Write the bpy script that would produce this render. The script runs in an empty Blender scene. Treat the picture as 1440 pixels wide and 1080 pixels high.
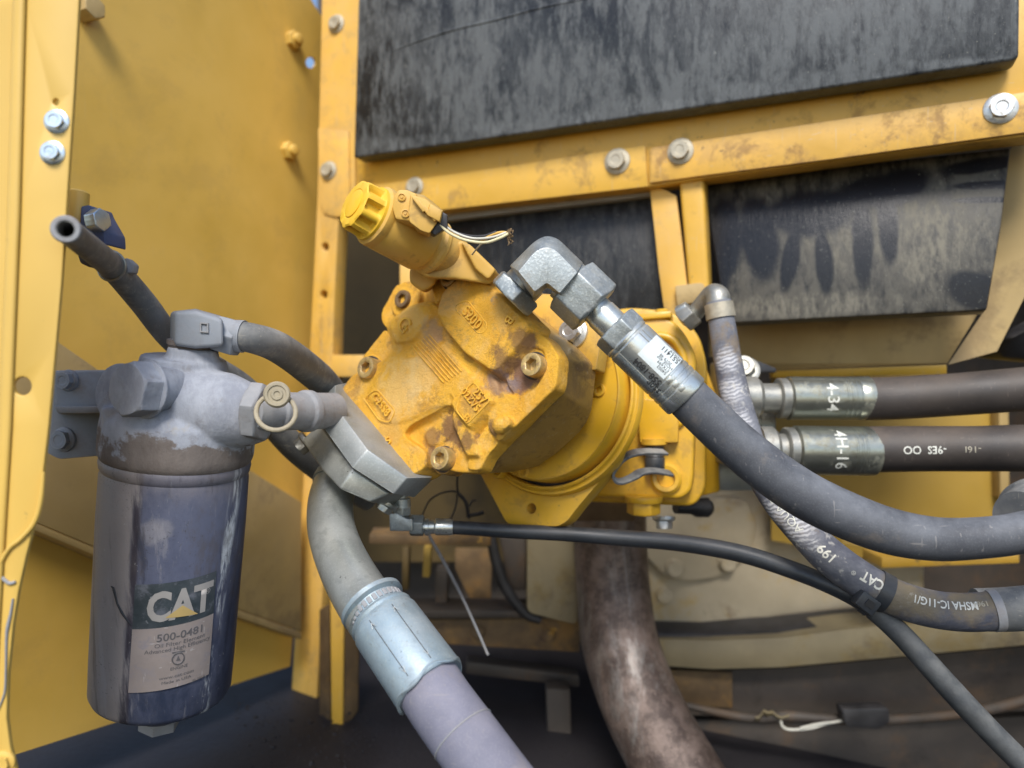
import bpy, bmesh, math, random
from mathutils import Vector, Matrix
from math import radians, sin, cos, pi
random.seed(7)
scene = bpy.context.scene

# ------------------------------------------------------------------ camera
FPX = 1050.0                 # focal length in photo pixels (1440 wide)
CAMZ = 1.5
cam_data = bpy.data.cameras.new("camera")
cam = bpy.data.objects.new("camera", cam_data)
scene.collection.objects.link(cam)
cam.location = (0, 0, CAMZ)
cam.rotation_euler = (radians(90), 0, 0)
cam_data.sensor_width = 36
cam_data.angle = 2*math.atan(720/FPX)
cam_data.clip_start = 0.02
cam_data.clip_end = 200
cam_data.dof.use_dof = True
cam_data.dof.focus_distance = 0.56
cam_data.dof.aperture_fstop = 4.0
scene.camera = cam

# ------------------------------------------------------------------ daylight
SUN_EL, SUN_AZ = 47, -4      # azimuth: degrees to the right of straight behind the camera
world = bpy.data.worlds.new("World"); scene.world = world
world.use_nodes = True
wn = world.node_tree; wn.nodes.clear()
w_out = wn.nodes.new("ShaderNodeOutputWorld"); w_bg = wn.nodes.new("ShaderNodeBackground")
w_sky = wn.nodes.new("ShaderNodeTexSky"); w_sky.sky_type = 'NISHITA'; w_sky.sun_disc = False
w_sky.sun_elevation = radians(SUN_EL); w_sky.sun_rotation = radians(180-SUN_AZ)
w_sky.air_density = 1.0; w_sky.dust_density = 1.0; w_sky.ozone_density = 1.0
wn.links.new(w_sky.outputs[0], w_bg.inputs[0]); wn.links.new(w_bg.outputs[0], w_out.inputs[0])
w_bg.inputs[1].default_value = 0.125
sd = bpy.data.lights.new("sun", 'SUN'); sd.energy = 2.3; sd.angle = radians(20); sd.color = (1.0, 0.95, 0.88)
sun = bpy.data.objects.new("sun", sd); scene.collection.objects.link(sun)
sdir = Vector((sin(radians(SUN_AZ))*cos(radians(SUN_EL)), -cos(radians(SUN_AZ))*cos(radians(SUN_EL)), sin(radians(SUN_EL))))
sun.rotation_euler = (-sdir).to_track_quat('-Z', 'Y').to_euler()
scene.view_settings.view_transform = 'Standard'; scene.view_settings.look = 'None'
scene.view_settings.exposure = 0.68; scene.view_settings.gamma = 1.0
scene.cycles.max_bounces = 8; scene.cycles.diffuse_bounces = 3

# ------------------------------------------------------------------ geometry helpers
def P(px, py, d):
    return Vector(((px-720)/FPX*d, d, CAMZ-(py-540)/FPX*d))
def V(*a): return Vector(a)
class Plane:
    """a real plane in the place, found from three sighted points; call it to sight another point on it, h metres proud"""
    def __init__(s, a, b, c):
        a, b, c = P(*a), P(*b), P(*c)
        s.o = a; s.n = (b-a).cross(c-a).normalized()
        if s.n.dot(V(0, 0, CAMZ)-a) < 0: s.n = -s.n
    def __call__(s, px, py, h=0.0):
        o = V(0, 0, CAMZ); r = V((px-720)/FPX, 1, -(py-540)/FPX)
        t = ((s.o+s.n*h)-o).dot(s.n)/r.dot(s.n)
        return o+r*t
class NPlane(Plane):
    def __init__(s, o, n): s.o = o; s.n = n.normalized()

def finish(bm, bevel=0.0, seg=2, sharp=32, bev_ang=30):
    bmesh.ops.remove_doubles(bm, verts=bm.verts, dist=1e-6)
    bmesh.ops.recalc_face_normals(bm, faces=bm.faces)
    if bevel > 0:
        es = [e for e in bm.edges if len(e.link_faces) == 2 and e.calc_face_angle(0) > radians(bev_ang)]
        if es:
            bmesh.ops.bevel(bm, geom=es, offset=bevel, segments=seg, profile=0.5, affect='EDGES', clamp_overlap=True)
    for f in bm.faces: f.smooth = True
    for e in bm.edges:
        if len(e.link_faces) == 2: e.smooth = e.calc_face_angle(0) < radians(sharp)
    return bm
def root_loc(o):
    while o.parent: o = o.parent
    return o.location.copy()
def obj(name, bm, mat, parent=None, bevel=0.0, seg=2, sharp=32, raw=False, bev_ang=30, base=None):
    """link a bmesh (in place coordinates) as ONE mesh object"""
    if not raw: finish(bm, bevel, seg, sharp, bev_ang)
    me = bpy.data.meshes.new(name)
    off = root_loc(parent) if parent else (base.copy() if base is not None else sum((v.co for v in bm.verts), V(0, 0, 0))/max(1, len(bm.verts)))
    bmesh.ops.translate(bm, verts=bm.verts, vec=-off)
    bm.to_mesh(me); bm.free()
    o = bpy.data.objects.new(name, me); scene.collection.objects.link(o)
    if parent: o.parent = parent
    else: o.location = off
    if mat: me.materials.append(mat)
    return o
def tag(o, label=None, cat=None, group=None, kind=None):
    if label: o['label'] = label
    if cat: o['category'] = cat
    if group: o['group'] = group
    if kind: o['kind'] = kind
    return o
def thing(name, label, cat, loc, group=None):
    o = bpy.data.objects.new(name, None); scene.collection.objects.link(o)
    o.location = loc; o.empty_display_size = 0.02
    bpy.context.view_layer.update()
    return tag(o, label, cat, group)

def frame(axis, hint=None):
    w = axis.normalized(); h = hint or (V(0, 0, 1) if abs(w.z) < .9 else V(1, 0, 0))
    u = (h-w*h.dot(w)).normalized(); return u, w.cross(u).normalized(), w
def fan(bm, loop, flip=False):
    try: bm.faces.new(loop)
    except ValueError: pass
def slab(bm, front, back):
    """closed solid between two outlines with the same number of points"""
    a = [bm.verts.new(p) for p in front]; b = [bm.verts.new(p) for p in back]; n = len(a)
    bm.faces.new(a); bm.faces.new(b[::-1])
    for i in range(n): bm.faces.new((a[i], b[i], b[(i+1) % n], a[(i+1) % n]))
    return bm
def ext(pts, vec, bm=None):
    bm = bm or bmesh.new()
    return slab(bm, pts, [p+vec for p in pts])
def sheet(outer, holes, vec):
    """flat plate with real holes"""
    bm = bmesh.new(); es = []
    for loop in [outer]+list(holes):
        vs = [bm.verts.new(p) for p in loop]
        es += [bm.edges.new((vs[i], vs[(i+1) % len(vs)])) for i in range(len(vs))]
    bmesh.ops.triangle_fill(bm, edges=es, use_beauty=True, use_dissolve=False)
    r = bmesh.ops.extrude_face_region(bm, geom=list(bm.faces))
    bmesh.ops.translate(bm, verts=[g for g in r['geom'] if isinstance(g, bmesh.types.BMVert)], vec=vec)
    return bm
def circ(f, px, py, r, n=20, ry=None):
    ry = ry or r
    return [f(px+r*cos(2*pi*i/n), py+ry*sin(2*pi*i/n)) for i in range(n)]
def rnd(pts, r=6, n=4):
    """round the corners of a 2-D outline"""
    out = []; m = len(pts)
    for i in range(m):
        p = Vector(pts[i][:2]); a = Vector(pts[i-1][:2]); b = Vector(pts[(i+1) % m][:2])
        rr = pts[i][2] if len(pts[i]) > 2 else r
        la, lb = (a-p).length, (b-p).length; q = min(rr, la*.48, lb*.48)
        if q < .3: out.append((p.x, p.y)); continue
        s, e = p+(a-p)*(q/la), p+(b-p)*(q/lb)
        for k in range(n+1):
            t = k/n; c = s*(1-t)**2+p*2*t*(1-t)+e*t*t; out.append((c.x, c.y))
    return out
def lathe(o, axis, prof, n=48, hint=None, bm=None, rot=0.0):
    """profile entries (t, r) or (t, r, 'h') for a hexagonal loop; r of a hex is its corner radius"""
    bm = bm or bmesh.new(); u, v, w = frame(axis, hint); loops = []
    for e in prof:
        t, r = e[0], e[1]; L = []
        if r < 1e-7:
            L = [bm.verts.new(o+w*t)]
        else:
            for i in range(n):
                a = 2*pi*i/n; rr = r
                if len(e) > 2: rr = r*cos(pi/6)/cos((a % (pi/3))-pi/6)
                L.append(bm.verts.new(o+w*t+(u*cos(a+rot)+v*sin(a+rot))*rr))
        loops.append(L)
    for A, B in zip(loops, loops[1:]):
        if len(A) == 1 and len(B) == 1: continue
        for i in range(n):
            j = (i+1) % n
            if len(A) == 1: bm.faces.new((A[0], B[j], B[i]))
            elif len(B) == 1: bm.faces.new((A[i], A[j], B[0]))
            else: bm.faces.new((A[i], A[j], B[j], B[i]))
    return bm
def hexnut(o, axis, r, L, hint=None, rot=0.0, bm=None, ch=.12):
    c = r*cos(pi/6)
    return lathe(o, axis, [(0, 0), (0, c*.97), (r*ch*.6, r, 'h'), (L-r*ch*.6, r, 'h'), (L, c*.97), (L, 0)], 48, hint, bm, rot)
def spline(pts, m=10):
    """Catmull-Rom through 4-tuples (Vector, radius)"""
    out = []; n = len(pts)
    for i in range(n-1):
        q = [pts[max(0, i-1)], pts[i], pts[i+1], pts[min(n-1, i+2)]]
        for k in range(m):
            t = k/m
            def cr(a, b, c, d): return .5*((2*b)+(c-a)*t+(2*a-5*b+4*c-d)*t*t+(3*b-a-3*c+d)*t**3)
            out.append((cr(*[x[0] for x in q]), cr(*[x[1] for x in q])))
    out.append(pts[-1]); return out
class Path:
    def __init__(s, pts, m=10):
        """pts: (px, py, d, radius in px at that depth)"""
        s.s = spline([(P(a, b, d), r*d/FPX) for a, b, d, r in pts], m)
        s.p = [a for a, _ in s.s]; s.r = [b for _, b in s.s]
        s.l = [0]
        for a, b in zip(s.p, s.p[1:]): s.l.append(s.l[-1]+(b-a).length)
    def at(s, d):
        d = min(max(d, 0), s.l[-1]-1e-6)
        i = max(k for k in range(len(s.l)-1) if s.l[k] <= d)
        t = (d-s.l[i])/(s.l[i+1]-s.l[i])
        i0, i1 = max(0, i-1), min(len(s.p)-1, i+2)
        return s.p[i].lerp(s.p[i+1], t), s.r[i]+(s.r[i+1]-s.r[i])*t, (s.p[i1]-s.p[i0]).normalized()
    def near(s, px, py):
        best = None
        for k, p in enumerate(s.p):
            q = (p.x/p.y*FPX+720-px)**2+((CAMZ-p.z)/p.y*FPX+540-py)**2
            if best is None or q < best[0]: best = (q, s.l[k])
        return best[1]
    def on(s, d, ang, lift=0.0):
        p, r, T = s.at(d); n0 = V(0, 0, CAMZ)-p; n0 = (n0-T*n0.dot(T)).normalized(); b = T.cross(n0)
        return p+(n0*cos(ang)+b*sin(ang))*(r+lift)
def tube(path, n=20, cap=True, bm=None, extra=0.0, d0=None, d1=None, hollow=None):
    bm = bm or bmesh.new(); pts = list(zip(path.p, path.r))
    if d0 is not None or d1 is not None:
        d0 = d0 or 0; d1 = path.l[-1] if d1 is None else d1
        k = max(2, int((d1-d0)/.004)+2); pts = [path.at(d0+(d1-d0)*i/(k-1))[:2] for i in range(k)]
    loops = []; u = None
    for i, (p, r) in enumerate(pts):
        T = (pts[min(i+1, len(pts)-1)][0]-pts[max(i-1, 0)][0]).normalized()
        if u is None: u = frame(T)[0]
        u = (u-T*u.dot(T)).normalized(); v = T.cross(u)
        loops.append([bm.verts.new(p+(u*cos(2*pi*k/n)+v*sin(2*pi*k/n))*(r+extra)) for k in range(n)])
    for A, B in zip(loops, loops[1:]):
        for i in range(n): bm.faces.new((A[i], A[(i+1) % n], B[(i+1) % n], B[i]))
    if hollow:
        c, r = pts[0]; T = (pts[1][0]-c).normalized()
        in0 = [bm.verts.new(c+(w.co-c)*hollow) for w in loops[0]]
        in1 = [bm.verts.new(w.co+T*r*5) for w in in0]
        for A, B in ((loops[0], in0), (in0, in1)):
            for i in range(n): bm.faces.new((B[i], B[(i+1) % n], A[(i+1) % n], A[i]))
        bm.faces.new(in1)
    elif cap: bm.faces.new(loops[0][::-1])
    if cap: bm.faces.new(loops[-1])
    return bm
def box(bm, c, x, y, z):
    """box from a centre and three half-axes"""
    q = [c+x*a+y*b+z*d for a, b, d in ((-1,-1,-1),(1,-1,-1),(1,1,-1),(-1,1,-1),(-1,-1,1),(1,-1,1),(1,1,1),(-1,1,1))]
    return slab(bm, q[:4], q[4:])
def loft(rows, bm=None):
    bm = bm or bmesh.new(); g = [[bm.verts.new(p) for p in r] for r in rows]
    for A, B in zip(g, g[1:]):
        for i in range(len(A)-1): bm.faces.new((A[i], A[i+1], B[i+1], B[i]))
    return bm
_tc = {}
def text_geo(body, bold=0.0, ext_=0.0, res=3):
    key = (body, bold, ext_)
    if key not in _tc:
        cu = bpy.data.curves.new("t", 'FONT'); cu.body = body; cu.align_x = 'CENTER'; cu.align_y = 'CENTER'
        cu.size = 1; cu.offset = bold; cu.extrude = ext_; cu.resolution_u = res; cu.fill_mode = 'BOTH' if ext_ else 'FRONT'
        o = bpy.data.objects.new("t", cu); scene.collection.objects.link(o)
        bpy.context.view_layer.update()
        me = bpy.data.meshes.new_from_object(o.evaluated_get(bpy.context.evaluated_depsgraph_get()))
        tb = bmesh.new(); tb.from_mesh(me); bmesh.ops.triangulate(tb, faces=tb.faces)
        for _ in range(3):
            es = [e for e in tb.edges if e.calc_length() > .16]
            if not es: break
            bmesh.ops.subdivide_edges(tb, edges=es, cuts=1); bmesh.ops.triangulate(tb, faces=tb.faces)
        tb.to_mesh(me); tb.free()
        _tc[key] = ([v.co.copy() for v in me.vertices], [tuple(p.vertices) for p in me.polygons])
        bpy.data.objects.remove(o); bpy.data.meshes.remove(me); bpy.data.curves.remove(cu)
    return _tc[key]
def text_bm(body, fn, bold=0.0, ext_=0.0, bm=None):
    vs, fs = text_geo(body, bold, ext_); bm = bm or bmesh.new()
    bv = [bm.verts.new(fn(*v)) for v in vs]
    for f in fs:
        try: bm.faces.new([bv[i] for i in f])
        except ValueError: pass
    return bm
def flat_text(pl, a, b, size, h, depth=0.0004):
    """map text onto plane pl: centre sighted at a, reading towards b"""
    A, B = pl(*a, h), pl(*b, h); x = (B-A).normalized(); y = pl.n.cross(x)
    return lambda u, v, w: A+x*(u*size)+y*(v*size)+pl.n*(w*depth)
def tube_text(path, px, py, size, flip=True, ang=0.0, lift=.0003, sx=1.0):
    d0 = path.near(px, py); sg = -1 if flip else 1
    r0 = path.at(d0)[1]
    return lambda u, v, w: path.on(d0+sg*u*size*sx, ang-sg*v*size/r0, lift)
def hexbolt(name, pos, axis, r, mat, parent, washer=1.35, h=.75, rot=.3, hint=None):
    R = r*washer
    bm = lathe(pos, axis, [(-r*.3, 0), (-r*.3, R*.97), (0, R), (r*.12, R*.97), (r*.26, r*.98), (r*.27, r*.93, 'h'), (r*(h-.10), r*.93, 'h'), (r*h, r*.84), (r*h, r*.5), (r*(h-.05), r*.42), (r*(h-.05), 0)], 36, hint, None, rot)
    return obj(name, bm, mat, parent)
def sockbolt(name, pos, axis, r, mat, parent, h=.9, rot=.2):
    bm = lathe(pos, axis, [(-r*1.2, 0), (-r*1.2, r), (r*(h-.14), r), (r*(h-.03), r*.95), (r*h, r*.86), (r*h, r*.62), (r*(h-.07), r*.56, 'h'), (r*(h-.75), r*.52, 'h'), (r*(h-.8), 0)], 36, None, None, rot)
    return obj(name, bm, mat, parent)
# ------------------------------------------------------------------ materials
class NT:
    def __init__(s, name):
        s.m = bpy.data.materials.new(name); s.m.use_nodes = True; s.t = s.m.node_tree; s.t.nodes.clear()
        s.out = s.t.nodes.new("ShaderNodeOutputMaterial"); s.b = s.t.nodes.new("ShaderNodeBsdfPrincipled")
        s.t.links.new(s.b.outputs[0], s.out.inputs[0]); s.tc = s.t.nodes.new("ShaderNodeTexCoord"); s.geo = None
    def put(s, sock, v):
        if v is None: return
        if isinstance(v, bpy.types.NodeSocket): s.t.links.new(v, sock)
        else:
            if hasattr(sock.default_value, '__len__') and not hasattr(v, '__len__'): v = [v]*len(sock.default_value)
            if hasattr(v, '__len__') and len(sock.default_value) == 4 and len(v) == 3: v = (*v, 1)
            sock.default_value = v
    def coord(s, sc=(1, 1, 1), rot=(0, 0, 0), loc=(0, 0, 0)):
        n = s.t.nodes.new("ShaderNodeMapping"); s.t.links.new(s.tc.outputs['Object'], n.inputs[0])
        n.inputs['Scale'].default_value = sc; n.inputs['Rotation'].default_value = rot; n.inputs['Location'].default_value = loc
        return n.outputs[0]
    def noise(s, scale, detail=5, rough=.6, vec=None, dist=0.0):
        n = s.t.nodes.new("ShaderNodeTexNoise"); s.t.links.new(vec or s.tc.outputs['Object'], n.inputs['Vector'])
        n.inputs['Scale'].default_value = scale; n.inputs['Detail'].default_value = detail
        n.inputs['Roughness'].default_value = rough; n.inputs['Distortion'].default_value = dist
        return n.outputs['Fac']
    def ramp(s, f, lo, hi, a=0.0, b=1.0):
        n = s.t.nodes.new("ShaderNodeMapRange"); n.interpolation_type = 'SMOOTHSTEP'
        s.put(n.inputs[0], f)
        for i, v in enumerate((lo, hi, a, b)): n.inputs[1+i].default_value = v
        return n.outputs[0]
    def math(s, op, a, b=0.0):
        n = s.t.nodes.new("ShaderNodeMath"); n.operation = op; s.put(n.inputs[0], a); s.put(n.inputs[1], b); return n.outputs[0]
    def mix(s, f, a, b, mode='MIX'):
        n = s.t.nodes.new("ShaderNodeMix"); n.data_type = 'RGBA'; n.blend_type = mode
        s.put(n.inputs[0], f); s.put(n.inputs[6], a); s.put(n.inputs[7], b); return n.outputs[2]
    def fl(s, f, a, b):
        n = s.t.nodes.new("ShaderNodeMix"); n.data_type = 'FLOAT'; s.put(n.inputs[0], f); s.put(n.inputs[2], a); s.put(n.inputs[3], b); return n.outputs[0]
    def g(s, k):
        if not s.geo: s.geo = s.t.nodes.new("ShaderNodeNewGeometry")
        return s.geo.outputs[k]
    def nz(s, axis=2):
        n = s.t.nodes.new("ShaderNodeSeparateXYZ"); s.t.links.new(s.g('Normal'), n.inputs[0]); return n.outputs[axis]
    def xyz(s, axis):
        n = s.t.nodes.new("ShaderNodeSeparateXYZ"); s.t.links.new(s.tc.outputs['Object'], n.inputs[0]); return n.outputs[axis]
    def blob(s, c, r, soft=.35, warp=None, rot=0.0):
        """elliptical patch in the object's own x-z plane, 1 inside, 0 outside"""
        m = s.coord((1, 1, 1)); 
        n = s.t.nodes.new("ShaderNodeVectorMath"); n.operation = 'SUBTRACT'; s.t.links.new(m, n.inputs[0]); n.inputs[1].default_value = (c[0], 0, c[1])
        q = s.t.nodes.new("ShaderNodeMapping"); q.inputs['Rotation'].default_value = (0, rot, 0); s.t.links.new(n.outputs[0], q.inputs[0])
        k = s.t.nodes.new("ShaderNodeVectorMath"); k.operation = 'MULTIPLY'; s.t.links.new(q.outputs[0], k.inputs[0]); k.inputs[1].default_value = (1/r[0], 0, 1/r[1])
        l = s.t.nodes.new("ShaderNodeVectorMath"); l.operation = 'LENGTH'; s.t.links.new(k.outputs[0], l.inputs[0])
        d = l.outputs['Value']
        if warp is not None: d = s.math('ADD', d, warp)
        return s.ramp(d, 1-soft, 1+soft, 1, 0)
    def ball(s, c, r, soft=.4, warp=None):
        k = s.t.nodes.new("ShaderNodeVectorMath"); k.operation = 'DISTANCE'; s.t.links.new(s.tc.outputs['Object'], k.inputs[0]); k.inputs[1].default_value = c
        d = s.math('DIVIDE', k.outputs['Value'], r)
        if warp is not None: d = s.math('ADD', d, warp)
        return s.ramp(d, 1-soft, 1+soft, 1, 0)
    def bump(s, *hs):
        prev = None
        for h, st, di in hs:
            n = s.t.nodes.new("ShaderNodeBump"); s.put(n.inputs['Height'], h); n.inputs['Strength'].default_value = st; n.inputs['Distance'].default_value = di
            if prev: s.t.links.new(prev, n.inputs['Normal'])
            prev = n.outputs[0]
        s.t.links.new(prev, s.b.inputs['Normal'])
    def set(s, col, rough=.5, metal=0.0, spec=None, coat=None):
        s.put(s.b.inputs['Base Color'], col); s.put(s.b.inputs['Roughness'], rough); s.put(s.b.inputs['Metallic'], metal)
        if spec is not None: s.b.inputs['Specular IOR Level'].default_value = spec
        if coat: s.b.inputs['Coat Weight'].default_value = coat; s.b.inputs['Coat Roughness'].default_value = .25
        return s.m

def surf(name, base, var=.12, scale=14, rough=.45, rvar=.12, metal=0.0, dust=0.0, dcol=(.42, .37, .29), dsc=25, grime=0.0, gcol=(.09, .06, .03), gsc=22,
         chip=0.0, ccol=(.08, .06, .05), csc=180, bump=.25, bsc=420, bd=.0006, wob=0.0, streak=None, spec=None, wear=0.0, wcol=(.45, .42, .36), scr=0.0, sccol=(.5, .45, .36), mot=0.0, mcol=(.2, .17, .14), msc=40, speck=0.0, scol=(.6, .6, .58), ssc=900, coat=None):
    """painted / metal / rubber surface: tone drift, settled dust, grime patches, chips, speckle, fine relief"""
    t = NT(name); vec = t.coord(streak) if streak else None
    c = t.mix(t.ramp(t.noise(scale, 4, .6, vec), .3, .7), tuple(x*(1-var) for x in base), tuple(min(.95, x*(1+var)) for x in base))
    r = t.fl(t.noise(scale*2.3, 4, .6, vec), rough-rvar, rough+rvar); mt = metal
    if speck:
        k = t.math('MULTIPLY', t.ramp(t.noise(ssc, 2, .5), .52, .66), speck); c = t.mix(k, c, scol)
    if grime:
        k = t.math('MULTIPLY', t.ramp(t.math('ADD', t.noise(gsc, 8, .68, vec, .4), t.math('MULTIPLY', t.noise(gsc*9, 4), .18)), .62, .76), grime)
        c = t.mix(k, c, gcol); r = t.fl(k, r, .8)
        if metal: mt = t.fl(k, mt, 0)
    if dust:
        up = t.ramp(t.nz(), -.35, .9, .25, 1)
        k = t.math('MULTIPLY', t.math('MULTIPLY', t.ramp(t.noise(dsc, 7, .65), .28, .72), up), dust)
        c = t.mix(k, c, dcol); r = t.fl(k, r, .85)
        if metal: mt = t.fl(k, mt, 0)
    if chip:
        k = t.math('MULTIPLY', t.ramp(t.noise(csc, 6, .7), .655, .69), chip); c = t.mix(k, c, ccol); r = t.fl(k, r, .7)
    if mot:
        k = t.math('MULTIPLY', t.ramp(t.noise(msc, 9, .74, None, .25), .50, .64), mot); c = t.mix(k, c, mcol)
    if scr:
        k = t.ramp(t.noise(70, 3, .5, t.coord((6, 6, .35), (.4, radians(35), .2))), .67, .70); k2 = t.ramp(t.noise(60, 3, .5, t.coord((.3, 5, 6), (.2, radians(20), .5))), .68, .71)
        c = t.mix(t.math('MULTIPLY', t.math('MAXIMUM', k, k2), scr), c, sccol)
    if wear:
        bv = t.t.nodes.new("ShaderNodeBevel"); bv.samples = 4; bv.inputs['Radius'].default_value = .0016
        dt = t.t.nodes.new("ShaderNodeVectorMath"); dt.operation = 'DOT_PRODUCT'; t.t.links.new(bv.outputs[0], dt.inputs[0]); t.t.links.new(t.g('Normal'), dt.inputs[1])
        k = t.math('MULTIPLY', t.ramp(t.math('ADD', dt.outputs['Value'], t.math('MULTIPLY', t.math('SUBTRACT', t.noise(140, 6, .7), .5), .14)), .955, .86), wear)
        c = t.mix(k, c, wcol)
    hs = [(t.noise(bsc, 4, .6), bump, bd)]
    if wob: hs.append((t.noise(bsc/12, 3), wob, .003))
    t.bump(*hs)
    return t.set(c, r, mt, spec, coat)

YEL = (.74, .37, .035); PALE = (.80, .50, .12)
m_post = surf('yellow post paint', (.70, .455, .10), .05, 6, .38, .06, dust=.22, dcol=(.68, .52, .24), dsc=9, bump=.05, bsc=160, wob=.05, chip=.25, csc=60)
m_shade = surf('olive with painted shade', (.085, .055, .014), .2, 5, .6, .08, dust=.3, dcol=(.12, .085, .035), dsc=5, grime=.6, gcol=(.03, .022, .012), gsc=4, bump=.1, bsc=240)  # olive yellow with the deep recess's shade put into its colour
m_wall = surf('ochre wall paint', (.69, .435, .078), .12, 5, .36, .06, scr=.12, sccol=(.62, .46, .2), mot=.25, mcol=(.40, .26, .08), msc=6, dust=.6, dcol=(.54, .38, .16), dsc=5, bump=.05, bsc=200, wob=.12)
m_frame = surf('yellow frame paint', (.68, .395, .046), .08, 9, .40, .08, dust=.35, dcol=(.62, .46, .24), dsc=14, grime=.55, gcol=(.22, .12, .04), gsc=16, bump=.10, bsc=300, chip=.6, csc=75, wear=.6, wcol=(.30, .18, .08), scr=.25)
m_rail = surf('stained yellow rail paint', (.68, .39, .06), .12, 12, .42, .1, dust=.4, dcol=(.60, .45, .26), dsc=18, grime=.8, gcol=(.25, .13, .04), gsc=20, bump=.2, bsc=260, chip=.9, csc=70, wear=.8, wcol=(.20, .11, .06), scr=.3, mot=.35, mcol=(.42, .24, .08), msc=26)
m_cornerpost = surf('dusty corner post paint', (.72, .42, .07), .1, 8, .5, .08, dust=.65, dcol=(.55, .43, .27), dsc=12, grime=.6, gcol=(.16, .09, .04), gsc=14, bump=.12, bsc=260, streak=(1, 1, .35), wear=.5, wcol=(.28, .18, .10), scr=.25, mot=.4, mcol=(.40, .28, .13), msc=22)
m_brown = surf('dusty brown yellow paint', (.44, .31, .12), .15, 7, .55, .1, mot=.4, mcol=(.24, .16, .07), msc=12, dust=.8, dcol=(.44, .35, .22), dsc=8, grime=.5, gcol=(.10, .06, .03), gsc=9, bump=.1, bsc=240)
m_house = surf('pump housing paint', (.71, .405, .024), .07, 14, .30, .07, dust=.25, dcol=(.62, .46, .20), dsc=30, grime=.45, gcol=(.30, .16, .03), gsc=34, bump=.16, bsc=500, chip=.6, csc=120, wear=.5, wcol=(.40, .25, .08), mot=.30, mcol=(.52, .30, .06), msc=60)
m_sole = surf('solenoid dusty paint', (.66, .385, .065), .08, 20, .5, .08, dust=.75, dcol=(.56, .40, .18), dsc=40, grime=.5, gcol=(.20, .11, .04), gsc=40, bump=.15, bsc=700, bd=.0004)
m_cap = surf('bright yellow cap', (.80, .48, .02), .05, 30, .62, .05, dust=.25, dcol=(.62, .48, .25), dsc=50, bump=.08, bsc=700)
m_mach = surf('machined oily yellow face', (.42, .25, .06), .12, 30, .40, .08, dust=.3, dcol=(.45, .33, .16), dsc=40, grime=.7, gcol=(.14, .08, .045), gsc=30, bump=.2, bsc=240, streak=(1, .15, 1), chip=.6, csc=110, wear=.6, wcol=(.62, .44, .18), scr=.4, mot=.5, mcol=(.20, .12, .06), msc=36)
m_lug = surf('worn orange bracket', (.70, .41, .06), .15, 25, .5, .1, dust=.5, dcol=(.50, .36, .20), dsc=35, grime=.7, gcol=(.26, .13, .05), gsc=36, bump=.3, bsc=500, chip=.5, wear=.6, wcol=(.30, .20, .14), mot=.4, mcol=(.36, .20, .07), msc=60)
AX = V(.55, .81, -.19).normalized()            # pump axis, running away into the bay
CP = NPlane(P(672, 534, .579), -AX)            # end face of the cast cover
PUMP0 = P(900, 640, .74)
STAINS_SHADE = [(CP(x, y, h*.001)-PUMP0, r/FPX*.56, c, a) for x, y, h, r, c, a in (  # stains and dust, with shade under the raised pad painted in too
    (738, 528, -5, 26, (.20, .10, .075), .9), (712, 508, 2, 20, (.23, .12, .05), .8), (735, 482, 4, 20, (.24, .13, .05), .8), (700, 535, 0, 18, (.30, .20, .18), .7), (716, 540, -1, 14, (.27, .21, .22), .7),
    (640, 605, -8, 26, (.17, .08, .04), .85), (612, 618, -10, 18, (.24, .12, .05), .7), (662, 620, -5, 18, (.20, .10, .045), .8), (690, 605, 0, 12, (.15, .08, .04), .8), (625, 648, -12, 26, (.19, .11, .07), .7),
    (604, 470, 3, 22, (.42, .28, .20), .6), (560, 545, 3, 44, (.86, .60, .24), .5), (590, 525, 3, 30, (.86, .62, .28), .4), (576, 445, 4, 26, (.84, .58, .22), .4), (634, 420, 6, 26, (.80, .52, .20), .4), (700, 497, 2, 14, (.22, .11, .04), .7), (662, 500, -1, 12, (.26, .13, .04), .5), (745, 480, 0, 12, (.22, .12, .06), .7), (545, 610, 0, 26, (.62, .36, .10), .5), (663, 566, 5, 20, (.36, .20, .08), .45))]
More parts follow.
